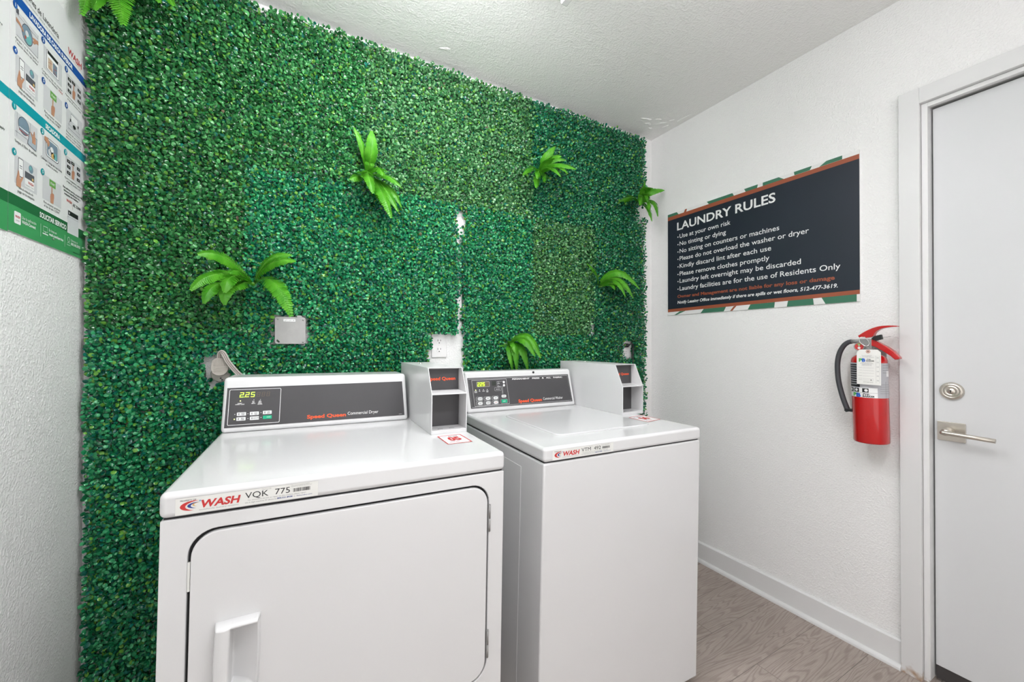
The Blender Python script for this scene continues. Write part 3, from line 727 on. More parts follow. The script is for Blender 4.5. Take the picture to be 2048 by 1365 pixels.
XT = [(-2.5385, -2.126), (-2.126, -1.722), (-1.722, -1.289), (-1.289, -.905), (-.905, -.494), (-.494, -.096)]
XS = [(-2.5385, -2.126), (-2.126, -1.722), (-1.722, -1.292), (-1.284, -.905), (-.905, -.494), (-.494, -.096)]
ZS = [(1.842, 2.446), (1.240, 1.838), (.640, 1.236), (.040, .636)]
HUE = [['olive', 'olive', 'grey', 'grey', 'deep', 'deep'], ['olive', 'teal', 'teal', 'teal', 'grey', 'deep'], ['teal', 'teal', 'teal', 'teal', 'teal', 'deep'], ['teal', None, None, None, None, 'deep']]
LAB = [['dark olive boxwood mat in the top corner above the laundry poster\'s edge', 'olive boxwood mat touching the ceiling, above the big left fern', 'greyish green boxwood mat holding the upright middle fern',
        'greyish green boxwood mat at the ceiling, above the white vertical gap', 'bluish green boxwood mat at the ceiling holding the upper right fern', 'dark bluish boxwood mat in the top right corner of the leaf wall'],
       ['olive boxwood mat left of the big left fern, beside the poster', 'blue-green boxwood mat around the grey junction box cover', 'blue-green boxwood mat left of the white vertical gap, above the outlet',
        'blue-green boxwood mat right of the white vertical gap', 'faded grey-green boxwood mat between two blue-green mats, above the washer', 'deep green boxwood mat under the corner fern beside the rules sign'],
       ['blue-green boxwood mat left of the dryer, around the grey plug', 'blue-green boxwood mat behind the dryer control console', 'blue-green boxwood mat cut around the white wall outlet',
        'blue-green boxwood mat behind the drooping fern and washer console', 'blue-green boxwood mat behind the washer coin box', 'deep green boxwood mat with the black cord, right of the washer coin box'],
       ['lowest blue-green boxwood mat in the corner beside the dryer', '', '', '', '', 'lowest deep green boxwood mat right of the washer near the floor']]
for r_ in range(4):
    for c_ in range(6):
        if HUE[r_][c_] is None: continue
        (x0, x1), (z0, z1) = (XT if r_ == 0 else XS)[c_], ZS[r_]
        p = thing('boxwood_panel', LAB[r_][c_], 'artificial hedge panel', ((x0+x1)/2, -.002, z0), group='boxwood panels covering the back wall')
        me = leaf_mesh('leaves', x0, x1, z0, z1, HUE[r_][c_], 100+r_*10+c_)
        o = bpy.data.objects.new('leaves', me); COL.objects.link(o); o.parent = p; o.matrix_parent_inverse = Matrix.Translation((-(x0+x1)/2, .002, -z0))
        gm = MB()
        def clear(a0, a1, b0, b1): return not any(a1 > a and a0 < b and b1 > c and b0 < d for a, b, c, d in CUT)
        for k in range(12):
            x = x0+.012+(x1-x0-.024)*k/11
            for q in range(18):
                za, zb = z0+.01+(z1-z0-.02)*q/18, z0+.01+(z1-z0-.02)*(q+1)/18
                if clear(x-.002, x+.002, za, zb): gm.box((x-.0016, -.008, za), (x+.0016, -.005, zb), M_grid)
        for k in range(18):
            z = z0+.01+(z1-z0-.02)*k/17
            for q in range(12):
                xa, xb = x0+.012+(x1-x0-.024)*q/12, x0+.012+(x1-x0-.024)*(q+1)/12
                if clear(xa, xb, z-.002, z+.002): gm.box((xa, -.0085, z-.0016), (xb, -.0055, z+.0016), M_grid)
        go = gm.build('backing_grid', p); go.matrix_parent_inverse = o.matrix_parent_inverse

# ================================================================== FERNS stuck into the leaf wall
def fern_mat():
    m = bpy.data.materials.new('fern_leaf'); m.use_nodes = True; nt = m.node_tree; b = nt.nodes['Principled BSDF']; L = nt.links.new; N = nt.nodes.new
    tc = N('ShaderNodeTexCoord'); n = N('ShaderNodeTexNoise'); n.inputs['Scale'].default_value = 28.; L(tc.outputs['Object'], n.inputs['Vector'])
    r = N('ShaderNodeValToRGB'); r.color_ramp.elements[0].position = .3; r.color_ramp.elements[0].color = (.065, .345, .014, 1); r.color_ramp.elements[1].position = .7; r.color_ramp.elements[1].color = (.15, .50, .034, 1)
    L(n.outputs['Fac'], r.inputs['Fac']); L(r.outputs['Color'], b.inputs['Base Color']); b.inputs['Roughness'].default_value = .42
    t = N('ShaderNodeBsdfTranslucent'); mx = N('ShaderNodeMixShader'); mx.inputs[0].default_value = .30
    L(r.outputs['Color'], t.inputs['Color']); L(b.outputs[0], mx.inputs[1]); L(t.outputs[0], mx.inputs[2]); L(mx.outputs[0], nt.nodes['Material Output'].inputs['Surface'])
    return m
M_fern = fern_mat(); M_stem = mat('fern_stem', (.10, .26, .03), .5)
def frond(P0, Pm, P1, width, seed):
    """one fern frond: a curved midrib with pairs of overlapping blunt leaflets"""
    P0, Pm, P1 = Vector(P0), Vector(Pm), Vector(P1); C_ = Pm*2-(P0+P1)*.5
    B = lambda t: P0*(1-t)**2+C_*(2*t*(1-t))+P1*t**2
    D_ = lambda t: ((C_-P0)*(2*(1-t))+(P1-C_)*(2*t)).normalized()
    rn = random.Random(seed); mb = MB()
    Ln = sum((B((k+1)/20)-B(k/20)).length for k in range(20)); n = max(10, int(Ln/.0082)); sp = Ln/n
    up0 = Vector((0, -.85, .55))
    for k in range(n+1):
        t = .10+.90*k/n; p = B(t); d = D_(t)
        nr = (up0-d*up0.dot(d))
        if nr.length < .15: nr = Vector((0, 0, 1))-d*d.z
        nr.normalize(); s_ = d.cross(nr).normalized()
        w = width*.5*(min(1, .45+1.6*(t-.1)) if t < .45 else 1.0)*(1-max(0, (t-.50)/.50)**2.4*.74)
        for sg in (-1, 1):
            q = (s_*sg*.97+d*(.22+.5*max(0, t-.5))-nr*.20).normalized(); pw = sp*.68
            l = w*rn.uniform(.92, 1.06); h = nr*(rn.uniform(-.06, .06)*l)
            a = p; tw = nr*pw*.30; pts = [a-d*pw*.75-tw*.5, a+q*l*.35-d*pw-tw, a+q*l*.80-d*pw*.85+h-nr*.06*l-tw, a+q*l+d*pw*.10+h-nr*.12*l, a+q*l*.78+d*pw*.80+h-nr*.05*l+tw, a+q*l*.35+d*pw+tw, a+d*pw*.75+tw*.5]
            mb.add(pts, [(0, 1, 5, 6), (1, 2, 4, 5), (2, 3, 4)] if sg > 0 else [(6, 5, 1, 0), (5, 4, 2, 1), (4, 3, 2)], M_fern, False)
    mb.tube([B(k/10) for k in range(11)], [.0016-.0011*k/10 for k in range(11)], M_stem, 6)
    return mb
FERNS = {
    'bright green fern cut by the top edge of the picture, above the poster': ((-2.432, -0.070, 2.359), [((-2.432,-0.160,2.268),(-2.413,-0.200,2.133),0.075), ((-2.476,-0.140,2.280),(-2.510,-0.170,2.145),0.060), ((-2.490,-0.130,2.282),(-2.520,-0.140,2.184),0.050), ((-2.462,-0.150,2.255),(-2.480,-0.180,2.164),0.050), ((-2.359,-0.130,2.324),(-2.310,-0.150,2.269),0.050), ((-2.380,-0.140,2.315),(-2.340,-0.170,2.251),0.050), ((-2.339,-0.110,2.381),(-2.274,-0.120,2.337),0.050), ((-2.464,-0.110,2.356),(-2.490,-0.130,2.309),0.045)]),
    'largest spreading fern, on the left above the junction box': ((-2.100, -0.060, 1.409), [((-2.170,-0.110,1.482),(-2.240,-0.140,1.486),0.060), ((-2.186,-0.140,1.425),(-2.255,-0.170,1.367),0.055), ((-2.175,-0.120,1.434),(-2.255,-0.120,1.383),0.050), ((-2.183,-0.160,1.391),(-2.221,-0.180,1.326),0.050), ((-2.153,-0.170,1.387),(-2.168,-0.180,1.324),0.050), ((-2.143,-0.180,1.416),(-2.164,-0.210,1.362),0.055), ((-2.036,-0.140,1.412),(-1.979,-0.160,1.295),0.070), ((-2.045,-0.120,1.476),(-1.971,-0.150,1.489),0.050), ((-2.054,-0.090,1.491),(-1.984,-0.100,1.518),0.045), ((-2.126,-0.120,1.439),(-2.154,-0.160,1.430),0.050), ((-2.118,-0.130,1.402),(-2.143,-0.160,1.377),0.050)]),
    'upright fern in the middle of the wall with two fronds pointing up': ((-1.709, -0.060, 1.890), [((-1.727,-0.090,1.959),(-1.762,-0.080,2.051),0.030), ((-1.704,-0.110,1.946),(-1.699,-0.100,2.044),0.055), ((-1.742,-0.120,1.851),(-1.780,-0.130,1.830),0.055), ((-1.726,-0.170,1.849),(-1.711,-0.200,1.767),0.050), ((-1.678,-0.130,1.820),(-1.633,-0.150,1.700),0.055), ((-1.659,-0.110,1.831),(-1.601,-0.120,1.740),0.045), ((-1.637,-0.100,1.839),(-1.580,-0.090,1.770),0.040), ((-1.655,-0.120,1.873),(-1.596,-0.140,1.833),0.045), ((-1.691,-0.150,1.883),(-1.674,-0.190,1.847),0.060), ((-1.741,-0.150,1.853),(-1.713,-0.190,1.812),0.045), ((-1.675,-0.090,1.823),(-1.633,-0.090,1.744),0.050)]),
    'small bushy fern high on the right part of the leaf wall': ((-0.862, -0.060, 2.070), [((-0.867,-0.100,2.119),(-0.820,-0.110,2.187),0.050), ((-0.870,-0.140,2.107),(-0.840,-0.190,2.108),0.060), ((-0.856,-0.150,2.081),(-0.757,-0.200,2.061),0.060), ((-0.892,-0.180,2.045),(-0.859,-0.220,1.996),0.050), ((-0.841,-0.150,2.075),(-0.795,-0.190,2.035),0.045), ((-0.945,-0.120,2.057),(-1.016,-0.140,2.000),0.040), ((-0.948,-0.170,2.024),(-0.976,-0.200,1.972),0.045), ((-0.935,-0.140,2.014),(-0.962,-0.170,1.940),0.050), ((-0.887,-0.130,2.033),(-0.920,-0.170,1.977),0.045), ((-0.837,-0.100,2.121),(-0.766,-0.130,2.130),0.045)]),
    'fern in the right corner of the leaf wall, poking past its edge': ((-0.146, -0.060, 2.048), [((-0.265,-0.100,2.041),(-0.391,-0.130,1.984),0.050), ((-0.256,-0.080,2.043),(-0.314,-0.090,2.007),0.040), ((-0.194,-0.120,2.074),(-0.218,-0.150,2.113),0.050), ((-0.134,-0.110,2.088),(-0.030,-0.120,2.118),0.050), ((-0.271,-0.180,2.020),(-0.329,-0.220,1.950),0.055), ((-0.217,-0.170,2.010),(-0.249,-0.210,1.942),0.055), ((-0.143,-0.140,2.027),(-0.124,-0.160,1.940),0.055), ((-0.177,-0.130,1.995),(-0.162,-0.150,1.908),0.050), ((-0.232,-0.170,2.036),(-0.250,-0.200,1.989),0.050), ((-0.208,-0.140,2.079),(-0.210,-0.200,2.064),0.050)]),
    'fern leaning right, on the wall between the washer and the rules sign': ((-0.462, -0.060, 1.516), [((-0.521,-0.090,1.571),(-0.595,-0.100,1.622),0.038), ((-0.409,-0.130,1.591),(-0.288,-0.170,1.507),0.065), ((-0.445,-0.160,1.551),(-0.389,-0.210,1.471),0.055), ((-0.482,-0.180,1.534),(-0.439,-0.220,1.448),0.050), ((-0.381,-0.120,1.529),(-0.303,-0.140,1.456),0.045), ((-0.362,-0.100,1.589),(-0.286,-0.120,1.536),0.055), ((-0.482,-0.150,1.517),(-0.475,-0.180,1.487),0.045)]),
    'drooping fern hanging right behind the washer control console': ((-1.039, -0.060, 1.189), [((-0.989,-0.120,1.233),(-0.919,-0.140,1.131),0.060), ((-1.026,-0.150,1.217),(-0.972,-0.170,1.142),0.055), ((-1.077,-0.120,1.166),(-1.041,-0.085,1.060),0.040), ((-1.056,-0.130,1.176),(-1.020,-0.090,1.060),0.050), ((-1.015,-0.120,1.177),(-0.955,-0.085,1.060),0.055), ((-1.082,-0.090,1.189),(-1.135,-0.120,1.184),0.018), ((-1.067,-0.130,1.201),(-1.063,-0.150,1.155),0.045)]),
}
for i, (lab, (root, fr)) in enumerate(FERNS.items()):
    t = thing('fern', lab, 'fern', root, group='artificial ferns on the leaf wall'); R0 = Vector(root)
    for k, (pm, p1, wd) in enumerate(fr):
        st = R0+Vector((0, .03, 0))
        frond(Vector((0, .03, 0)), Vector(pm)-R0, Vector(p1)-R0, wd, i*40+k).build('frond', t)
    MB().tube([(0, .05, .004), (0, .02, .001), (0, -.012, 0)], [.006, .007, .004], M_stem, 8).build('crown', t)

# ================================================================== THINGS ON THE BACK WALL
fb = frame((0, 0, 0), (1, 0, 0), (0, 0, 1))          # normal points into the room
# junction box with a steel cover
jb = thing('junction_box', 'square grey steel junction box cover among the leaves', 'junction box', (-1.981, 0, 1.243))
bx = MB(); bx.box((-.049, -.044, -.049), (.049, -.0005, .049), M_steel); bx.box((.020, -.040, .049), (.040, -.028, .058), M_steel)
bx.build('box', jb, bevel=.003)
cv = MB(); cv.prism(rrect(-.0512, -.0515, .0508, .0505, .008, 2), (0, -.044, 0), (1, 0, 0), (0, 0, 1), (0, -1, 0), 0, .003, M_steel)
cvo = cv.build('cover', jb, bevel=.0012)
fj = frame((0, -.047, 0), (1, 0, 0), (0, 0, 1))
MB().outline([(.009*math.cos(2*PI*k/24), -.004+.009*math.sin(2*PI*k/24)) for k in range(24)], .0006, fj, .0002, mat('scribed_steel', (.40, .39, .38), .5)).build('knockout', cvo)
for x, y in ((-.042, .042), (.042, .041), (.042, -.043), (-.041, -.040)):
    MB().lathe([(0, 0), (.0032, 0), (.0030, .0012), (0, .0016)], (x, -.0472, y), (0, -1, 0), M_grid if (x < 0 and y < 0) else M_steel, 14).build('screw', cvo)
sl = MB().flat([(-.043, -.034), (-.038, -.038), (-.034, -.044), (-.038, -.047), (-.046, -.040)], fj, .0003, M_black); sl.build('mounting_slot', cvo)
st_ = MB(); st_.rect(-.023, .0335, .016, .0425, fj, .0003, M_white_ink); st_.text('LP 1-37 19', -.019, .0350, .0050, fj, .0006, M_black_ink, .031); st_.build('paper_label', cvo)

# duplex outlets
def outlet(name, label, x, z, only=(1, -1)):
    ol = thing(name, label, 'outlet', (x, 0, z), group='duplex outlets in the leaf wall')
    pl = MB(); pl.prism(rrect(-.0355, -.0570, .0355, .0570, .003, 3), (0, 0, 0), (1, 0, 0), (0, 0, 1), (0, -1, 0), .0005, .0062, M_plate); pl.build('cover_plate', ol, bevel=.003, seg=3)
    fo = frame((0, -.0074, 0), (1, 0, 0), (0, 0, 1))
    for q in (1, -1):
        dz = .0195*q
        rc = MB(); rc.prism([(max(-.0132, min(.0132, .0175*math.cos(2*PI*k/28))), dz+.0145*math.sin(2*PI*k/28)) for k in range(28)], (0, -.0058, 0), (1, 0, 0), (0, 0, 1), (0, -1, 0), 0, .0014, M_plate)
        rco = rc.build('receptacle', ol, bevel=.0005)
        if q in only:
            so = MB()
            for sx, hh in ((-.0064, .0043), (.0064, .0036)): so.rect(sx-.0012, dz+.002-hh, sx+.0012, dz+.002+hh, fo, .0001, M_black)
            so.disc((0, dz-.0095), .0026, fo, .0001, M_black, 12); so.build('socket_slots', rco)
    MB().lathe([(0, 0), (.0030, 0), (.0026, .0012), (0, .0014)], (0, -.0062, 0), (0, -1, 0), M_plate, 12).build('screw', ol)
outlet('wall_outlet', 'white duplex wall outlet in a bare patch behind the dryer coin box', -1.385, 1.187)
outlet('wall_outlet', 'white outlet with a black cord, half hidden by leaves behind the washer coin box', -.226, 1.165, (-1,))
def world_part(o, root):
    """parent a part that was built in world coordinates"""
    o.parent = root; o.matrix_parent_inverse = Matrix.LocRotScale(root.location, root.rotation_euler, None).inverted(); return o
OF = Vector((-.226, -.008, 1.1845))
pc = MB().tube([OF+Vector(p) for p in smooth([(-.002, -.027, .004), (.008, -.036, .010), (.020, -.036, .004), (.026, -.034, -.020), (.022, -.034, -.06), (.012, -.040, -.13), (-.05, -.050, -.30), (-.25, -.060, -.50), (-.46, -.085, -.62), (-.55, -.110, -.64)])], .0038, M_black, 10).build('power_cord')
world_part(pc, washer)['label'] = 'black power cord'
pk_ = MB().tube([OF+Vector(p) for p in ((-.004, 0, 0), (-.004, -.018, .001), (-.002, -.028, .004))], [.013, .012, .007], M_black, 14).build('plug'); pk_.parent = pc

# the dryer's round range-type plug and flat grey cord
so = thing('range_outlet', 'grey surface-mounted range outlet behind the big grey plug', 'outlet', (-2.196, 0, 1.086))
MB().lathe([(0, .0005), (.0300, .0005), (.0300, .028), (.0270, .034), (0, .034)], (0, 0, 0), (0, -1, 0), M_cord, 32).build('socket_body', so)
fs_ = frame((0, -.034, 0), (1, 0, 0), (0, 0, 1)); MB().disc((0, -.016), .0028, fs_, .0002, M_black, 12).disc((.004, -.022), .0032, fs_, .0002, M_black, 8).build('screw_hole', so)
GO = Vector((-2.196, -.0345, 1.112))
def side(P):
    S_ = []
    for i in range(len(P)):
        t = (P[min(i+1, len(P)-1)]-P[max(i-1, 0)]).normalized(); q = t.cross(Vector((0, -1, 0)))
        if q.length < .2 and S_: q = S_[-1].copy()
        q.normalize()
        if S_ and q.dot(S_[-1]) < 0: q = -q
        S_.append(q)
    return S_
P = [GO+Vector(p) for p in smooth([(-.002, -.014, .026), (-.002, -.016, .036), (.000, -.020, .046), (.005, -.026, .0505), (.011, -.030, .047), (.016, -.031, .037), (.023, -.031, .020), (.034, -.031, .002), (.048, -.031, -.018), (.066, -.031, -.040), (.085, -.032, -.070), (.11, -.040, -.13), (.16, -.060, -.28), (.20, -.100, -.45)], 3)]
mb = MB(); SD = side(P)
for o_ in (-.0052, 0, .0052): mb.tube([p+q*o_ for p, q in zip(P, SD)], .0031, M_cord, 8)
for o_ in (-.0026, .0026): mb.tube([p+q*o_+Vector((0, -.0004, 0)) for p, q in zip(P, SD)], .0023, M_cord_dark, 6)
dc = world_part(mb.build('power_cord'), dryer); dc['label'] = 'flat grey ribbed power cord'
shp = [(-.0215, .022), (-.0250, 0), (-.0245, -.010), (-.020, -.022), (-.010, -.0295), (.001, -.031), (.012, -.028), (.021, -.019), (.0245, -.008), (.0245, .006), (.0215, .022), (.010, .030), (-.012, .030)]
pb = MB(); pb.prism(shp, GO, (1, 0, 0), (0, 0, 1), (0, -1, 0), 0, .024, M_plug)
for k in range(9): pb.box(GO+Vector((-.0175+.0043*k, -.0248, .003)), GO+Vector((-.0160+.0043*k, -.0232, .026)), M_plug)
for k in range(4): pb.box(GO+Vector((-.017, -.0248, -.004-.0048*k)), GO+Vector((.018, -.0232, -.0028-.0048*k)), M_plug)
pbo = pb.build('plug', bevel=.0012); pbo.parent = dc; pbo['label'] = 'round grey ribbed plug'

# ================================================================== RULES SIGN on the right wall
SY, SZ = -.1311, 1.3644
sg = thing('wall_sign', 'dark blue laundry rules sign with striped edges on the right wall', 'sign', (0, SY, SZ))
M_navy = mat('sign_navy', (.011, .017, .030), .5, var=.15, vscale=5)
M_rust = mat('sign_rust_ink', (.33, .085, .040), .5)
M_sgreen = mat('sign_green_ink', (.045, .175, .105), .5)
SW, SH = .9205, .603
MB().box((-.006, -SW, 0), (-.0006, 0, SH), mat('sign_panel_white', (.80, .80, .79), .45)).build('board', sg)
fs = frame((-.006, 0, 0), (0, -1, 0), (0, 0, 1)); P_ = MB(); k = 1.0205
Q = lambda pts: [(min(SW, max(0, a*k)), min(SH, max(0, b*1.005))) for a, b in pts]
P_.flat(Q([(0, .0275), (.902, .0375), (.902, .574), (0, .572)]), fs, .0003, M_navy)
P_.flat(Q([(0, .563), (.902, .565), (.902, .584), (0, .584)]), fs, .0004, M_rust)
P_.flat(Q([(0, .019), (.902, .029), (.902, .046), (0, .036)]), fs, .0004, M_rust)
for pts in ([(0, .5835), (.075, .5835), (.062, .6), (0, .6)], [(.264, .5835), (.400, .5835), (.392, .6), (.251, .6)], [(.459, .5835), (.513, .5835), (.517, .6), (.451, .6)], [(.539, .5835), (.631, .5835), (.609, .6), (.539, .6)],
            [(.674, .5845), (.733, .5845), (.741, .6), (.671, .6)], [(.767, .5845), (.847, .5845), (.847, .6), (.793, .6)],
            [(.044, 0), (.081, .0192), (.120, .0200), (.06, 0)], [(.213, 0), (.345, 0), (.357, .0230), (.231, .0215)], [(.467, 0), (.588, 0), (.591, .0255), (.480, .0243)], [(.641, 0), (.746, 0), (.743, .0272), (.646, .0262)], [(.788, 0), (.892, 0), (.892, .0289), (.774, .0276)]):
    P_.flat(Q(pts), fs, .0003, M_sgreen)
P_.flat(Q([(.117, .6), (.109, .584), (.125, .584), (.130, .6)]), fs, .0003, M_rust)
P_.flat(Q([(.378, 0), (.390, 0), (.412, .0235), (.398, .0225)]), fs, .00035, M_rust)
P_.build('printed_panel', sg)
Tx = MB(); eo = .0007
Tx.text('LAUNDRY RULES', .0655, .4945, .0430, fs, eo, M_white_ink, .5420, bold=.02)
for s_, z, x1 in (('Use at your own risk', .4450, .382), ('No tinting or dying', .4010, .358), ('No sitting on counters or machines', .3580, .611), ('Please do not overload the washer or dryer', .3150, .729), ('Kindly discard lint after each use', .2710, .576), ('Please remove clothes promptly', .2265, .568), ('Laundry left overnight may be discarded', .1850, .698), ('Laundry facilities are for the use of Residents Only', .1405, .840)):
    Tx.text(s_, .0825, z, .0235, fs, eo, M_white_ink, (x1-.081)*k, bold=.006); Tx.disc((.0715, z+.009), .0036, fs, eo, M_white_ink, 12)
Tx.text('Owner and Management are not liable for any loss or damage', .0675, .0985, .0165, fs, eo, M_rust, .7700, bold=.03)
Tx.text('Notify Leasing Office immediately if there are spills or wet floors, 512-477-3619.', .0675, .0645, .0158, fs, eo, M_white_ink, .7800, bold=.02, slant=.18)
Tx.build('lettering', sg)

# ================================================================== LAUNDRY POSTERS on the left wall
zz = lambda z: 1.456+(z-1.447)*1.029
uu = lambda u: -(.010+(u-.008)*1.055)
M_board = mat('poster_white', (.80, .80, .80), .35)
M_blue = mat('poster_blue', (.008, .085, .38), .4); M_teal = mat('poster_teal', (.005, .32, .38), .4)
M_pgreen = mat('poster_green', (.055, .33, .115), .4); M_pdark = mat('poster_dark_green', (.018, .145, .050), .4)
M_pgrey = mat('poster_tint', (.64, .64, .66), .4); M_skin = mat('poster_skin', (.52, .26, .16), .5); M_line = mat('poster_line', (.10, .10, .12), .5)
M_glass = mat('poster_blue_grey', (.20, .28, .36), .4); M_start = mat('poster_start_green', (.16, .42, .09), .4); M_ppink = mat('poster_red', (.50, .10, .09), .5)
M_mint = mat('poster_mint', (.16, .45, .45), .4)
po = thing('poster', 'Spanish laundry instruction poster with blue, teal and green bands on the left wall', 'poster', (LX, 0, zz(1.447)))
TOP = 2.150
pr_ = rrect(-.396, 0, -.010, TOP-zz(1.447), [.003, .009, .009, .003], 4)
b_ = MB(); b_.prism(pr_, (0, 0, 0), (0, 1, 0), (0, 0, 1), (1, 0, 0), .0006, .0035, M_board); b_.build('board', po)
fp = frame((.0035, 0, -zz(1.447)), (0, 1, 0), (0, 0, 1))
G = MB()
def PR(u0, z0, u1, z1, m, off=.0002): G.rect(min(uu(u0), uu(u1)), zz(min(z0, z1)), max(uu(u0), uu(u1)), zz(max(z0, z1)), fp, off, m)
def PT(t, u0, z, h, u1, m, bold=0., off=.0006): G.text(t, uu(u0), zz(z), h*1.029, fp, off, m, uu(u1)-uu(u0), bold=bold)
def PC(u, z, r, m, off=.0004): G.disc((uu(u), zz(z)), r, fp, off, m, 20)
def PL(u0, z0, u1, z1, m=None, wd=.0008, off=.0005): 
    a, b = Vector((uu(u0), zz(z0))), Vector((uu(u1), zz(z1))); t = (b-a).normalized(); n = Vector((-t.y, t.x))*wd/2
    G.flat([a-n, b-n, b+n, a+n], fp, off, m or M_line)
def poly(cu, cz, sc, pts, m, off=.0005, flip=1): G.flat([(uu(cu)+flip*sc*a, zz(cz)+sc*b) for a, b in (pts if flip > 0 else pts[::-1])], fp, off, m)
FIST = [(-.30, -1.0), (.25, -1.0), (.34, -.55), (.40, -.30), (.38, .05), (.22, .12), (.06, .10), (.07, .60), (.02, .78), (-.09, .76), (-.12, .60), (-.13, .02), (-.30, -.10), (-.36, -.40)]
def fist(u, z, s): poly(u, z, s, FIST, M_skin, .0007); [PL(u-.30*s*d, z-.42*s, u-.30*s*d, z-.05*s, M_ppink, .0005, .0008) for d in (.1, .5, .9)]
GRIP = [(-.5, -1.), (.30, -1.), (.35, -.4), (.75, .25), (.70, .38), (.50, .30), (.15, -.10), (.05, .35), (-.10, .80), (-.25, .78), (-.35, .30), (-.55, -.3)]
PT('Instrucciones de Lavandería', .372, 2.020, .0150, .171, M_black_ink, .0)
PT('Para obtener más información sobre el uso de la lavandería', .372, 2.0085, .0050, .168, M_grey_ink)
PT('WASH', .122, 2.016, .0170, .042, M_red_ink, .02); PL(.120, 2.011, .045, 2.011, M_ppink, .0006)
PR(.376, 1.977, .008, 2.001, M_blue); PT('LAVADORA DE CARGA SUPERIOR', .304, 1.9825, .0115, .095, M_white_ink, .04)
PR(.376, 1.7435, .008, 1.7680, M_teal); PT('SECADORA', .231, 1.7490, .0110, .160, M_white_ink, .04)
PR(.376, 1.447, .008, 1.5090, M_pgreen, .0002); PR(.376, 1.5085, .008, 1.5345, M_pdark, .0003)
PT('SOLICITAR SERVICIO', .253, 1.5120, .0125, .122, M_white_ink, .03)
for top, badge in ((1.969, M_blue), (1.735, M_teal)):
    d = 1.969-top
    for n_, u, z in ((1, .360, 1.970), (2, .246, 1.966), (3, .131, 1.963), (4, .358, 1.866), (5, .243, 1.864), (6, .129, 1.862)):
        if top < 1.8 and n_ == 6: continue
        PC(u, z-d, .0085, badge, .0012); G.text(str(n_), uu(u), zz(z-d)-.0042, .0085, fp, .0015, M_white_ink, None, 'c', .03)
    for u0, u1, z0, z1 in ((.356, .266, 1.903, 1.962), (.243, .153, 1.898, 1.957), (.129, .036, 1.900, 1.957), (.355, .266, 1.796, 1.862), (.241, .151, 1.797, 1.860), (.127, .034, 1.797, 1.858)):
        if top < 1.8 and u1 < .05 and z0 < 1.85: continue
        PR(u0, z0-d, u1, z1-d, M_pgrey, .0003)
    # 4: phone in a hand, globe and laundry card; 5: finger on the green key; 3: finger among six black keys
    poly(.338, 1.812-d, .022, GRIP, M_skin, .0008)
    G.flat(rrect(uu(.342), zz(1.816-d), uu(.322), zz(1.860-d), .003, 3), fp, .0005, M_line); G.flat(rrect(uu(.3405), zz(1.818-d), uu(.3235), zz(1.858-d), .002, 3), fp, .0006, M_white_ink)
    PL(.337, 1.842-d, .327, 1.842-d, M_line, .0020, .0007); PL(.337, 1.837-d, .327, 1.837-d, M_line, .0016, .0007)
    PC(.292, 1.850-d, .010, M_glass, .0005); PC(.294, 1.852-d, .005, M_mint, .0006)
    PR(.316, 1.801-d, .278, 1.838-d, M_white_ink, .0005); PR(.316, 1.822-d, .278, 1.838-d, M_line, .0006); PR(.288, 1.824-d, .281, 1.830-d, M_gold_ink, .0007)
    PT('WASH', .304, 1.811-d, .0060, .281, M_red_ink, .02, .0008); PT('Laundry Card', .314, 1.804-d, .0040, .281, M_grey_ink, 0, .0008)
    PR(.210, 1.840-d, .180, 1.858-d, M_start, .0006); PT('START', .206, 1.846-d, .0055, .184, M_white_ink, .02, .0009); fist(.197, 1.822-d, .026)
    for u in (.121, .098, .064):
        for z in (1.944, 1.928, 1.911):
            uq, zq = (u, z+(.003 if u == .098 else 0))
            if u == .098 and z < 1.94: continue
            PR(uq, zq-d-.0045, uq-.019, zq-d+.0045, M_black_ink, .0005); PL(uq-.005, zq-d, uq-.014, zq-d, M_pgrey, .0014, .0007)
    fist(.087, 1.925-d, .024)
    PT('Ajuste la temperatura, seleccione', .134, 1.8905-d, .0052, .030, M_black_ink); PT('el tipo de suciedad y tela', .122, 1.8825-d, .0052, .042, M_black_ink)
    PT('Use el método de', .340, 1.7870-d, .0062, .282, M_black_ink); PT('pago en la máquina', .343, 1.7780-d, .0062, .277, M_black_ink)
    PT('Para empezar, presione', .236, 1.7870-d, .0058, .156, M_black_ink); PT('el tipo de tela o START', .234, 1.7785-d, .0058, .159, M_black_ink)
# 1: washer drum with detergent, 2: clothes in the tub, 6: open washer
PR(.355, 1.955, .345, 1.968, M_line, .0005)
for a, b in (((.353, 1.953), (.268, 1.953)), ((.353, 1.905), (.268, 1.905)), ((.268, 1.905), (.268, 1.962)), ((.330, 1.962), (.290, 1.950))): PL(*a, *b)
G.flat([(uu(.312)+.0235*math.cos(2*PI*q/24), zz(1.932)+.024*math.sin(2*PI*q/24)) for q in range(24)], fp, .0005, M_line)
PC(.312, 1.932, .022, M_glass, .0006); PC(.308, 1.926, .013, M_mint, .0007); PC(.314, 1.934, .007, M_pgrey, .0008); PC(.320, 1.922, .004, M_ppink, .0009)
poly(.346, 1.938, .020, [(-.5, .35), (.2, .15), (.9, -.25), (1.05, -.45), (.8, -.5), (.2, -.2), (-.5, -.15)], M_skin, .0010)
poly(.277, 1.938, .020, [(.5, .45), (-.3, .30), (-.9, .1), (-.5, -.1), (-.8, -.45), (-.4, -.5), (.1, -.1), (.5, -.05)], M_skin, .0010)
PT('Agregue 1 oz de detergente o', .358, 1.8935, .0056, .266, M_black_ink); PT('1 cápsula dentro del tambor', .356, 1.8850, .0056, .268, M_black_ink)
G.flat(rrect(uu(.229), zz(1.905), uu(.170), zz(1.955), .002, 2), fp, .0005, M_line); G.flat(rrect(uu(.228), zz(1.906), uu(.171), zz(1.954), .002, 2), fp, .0006, M_white_ink)
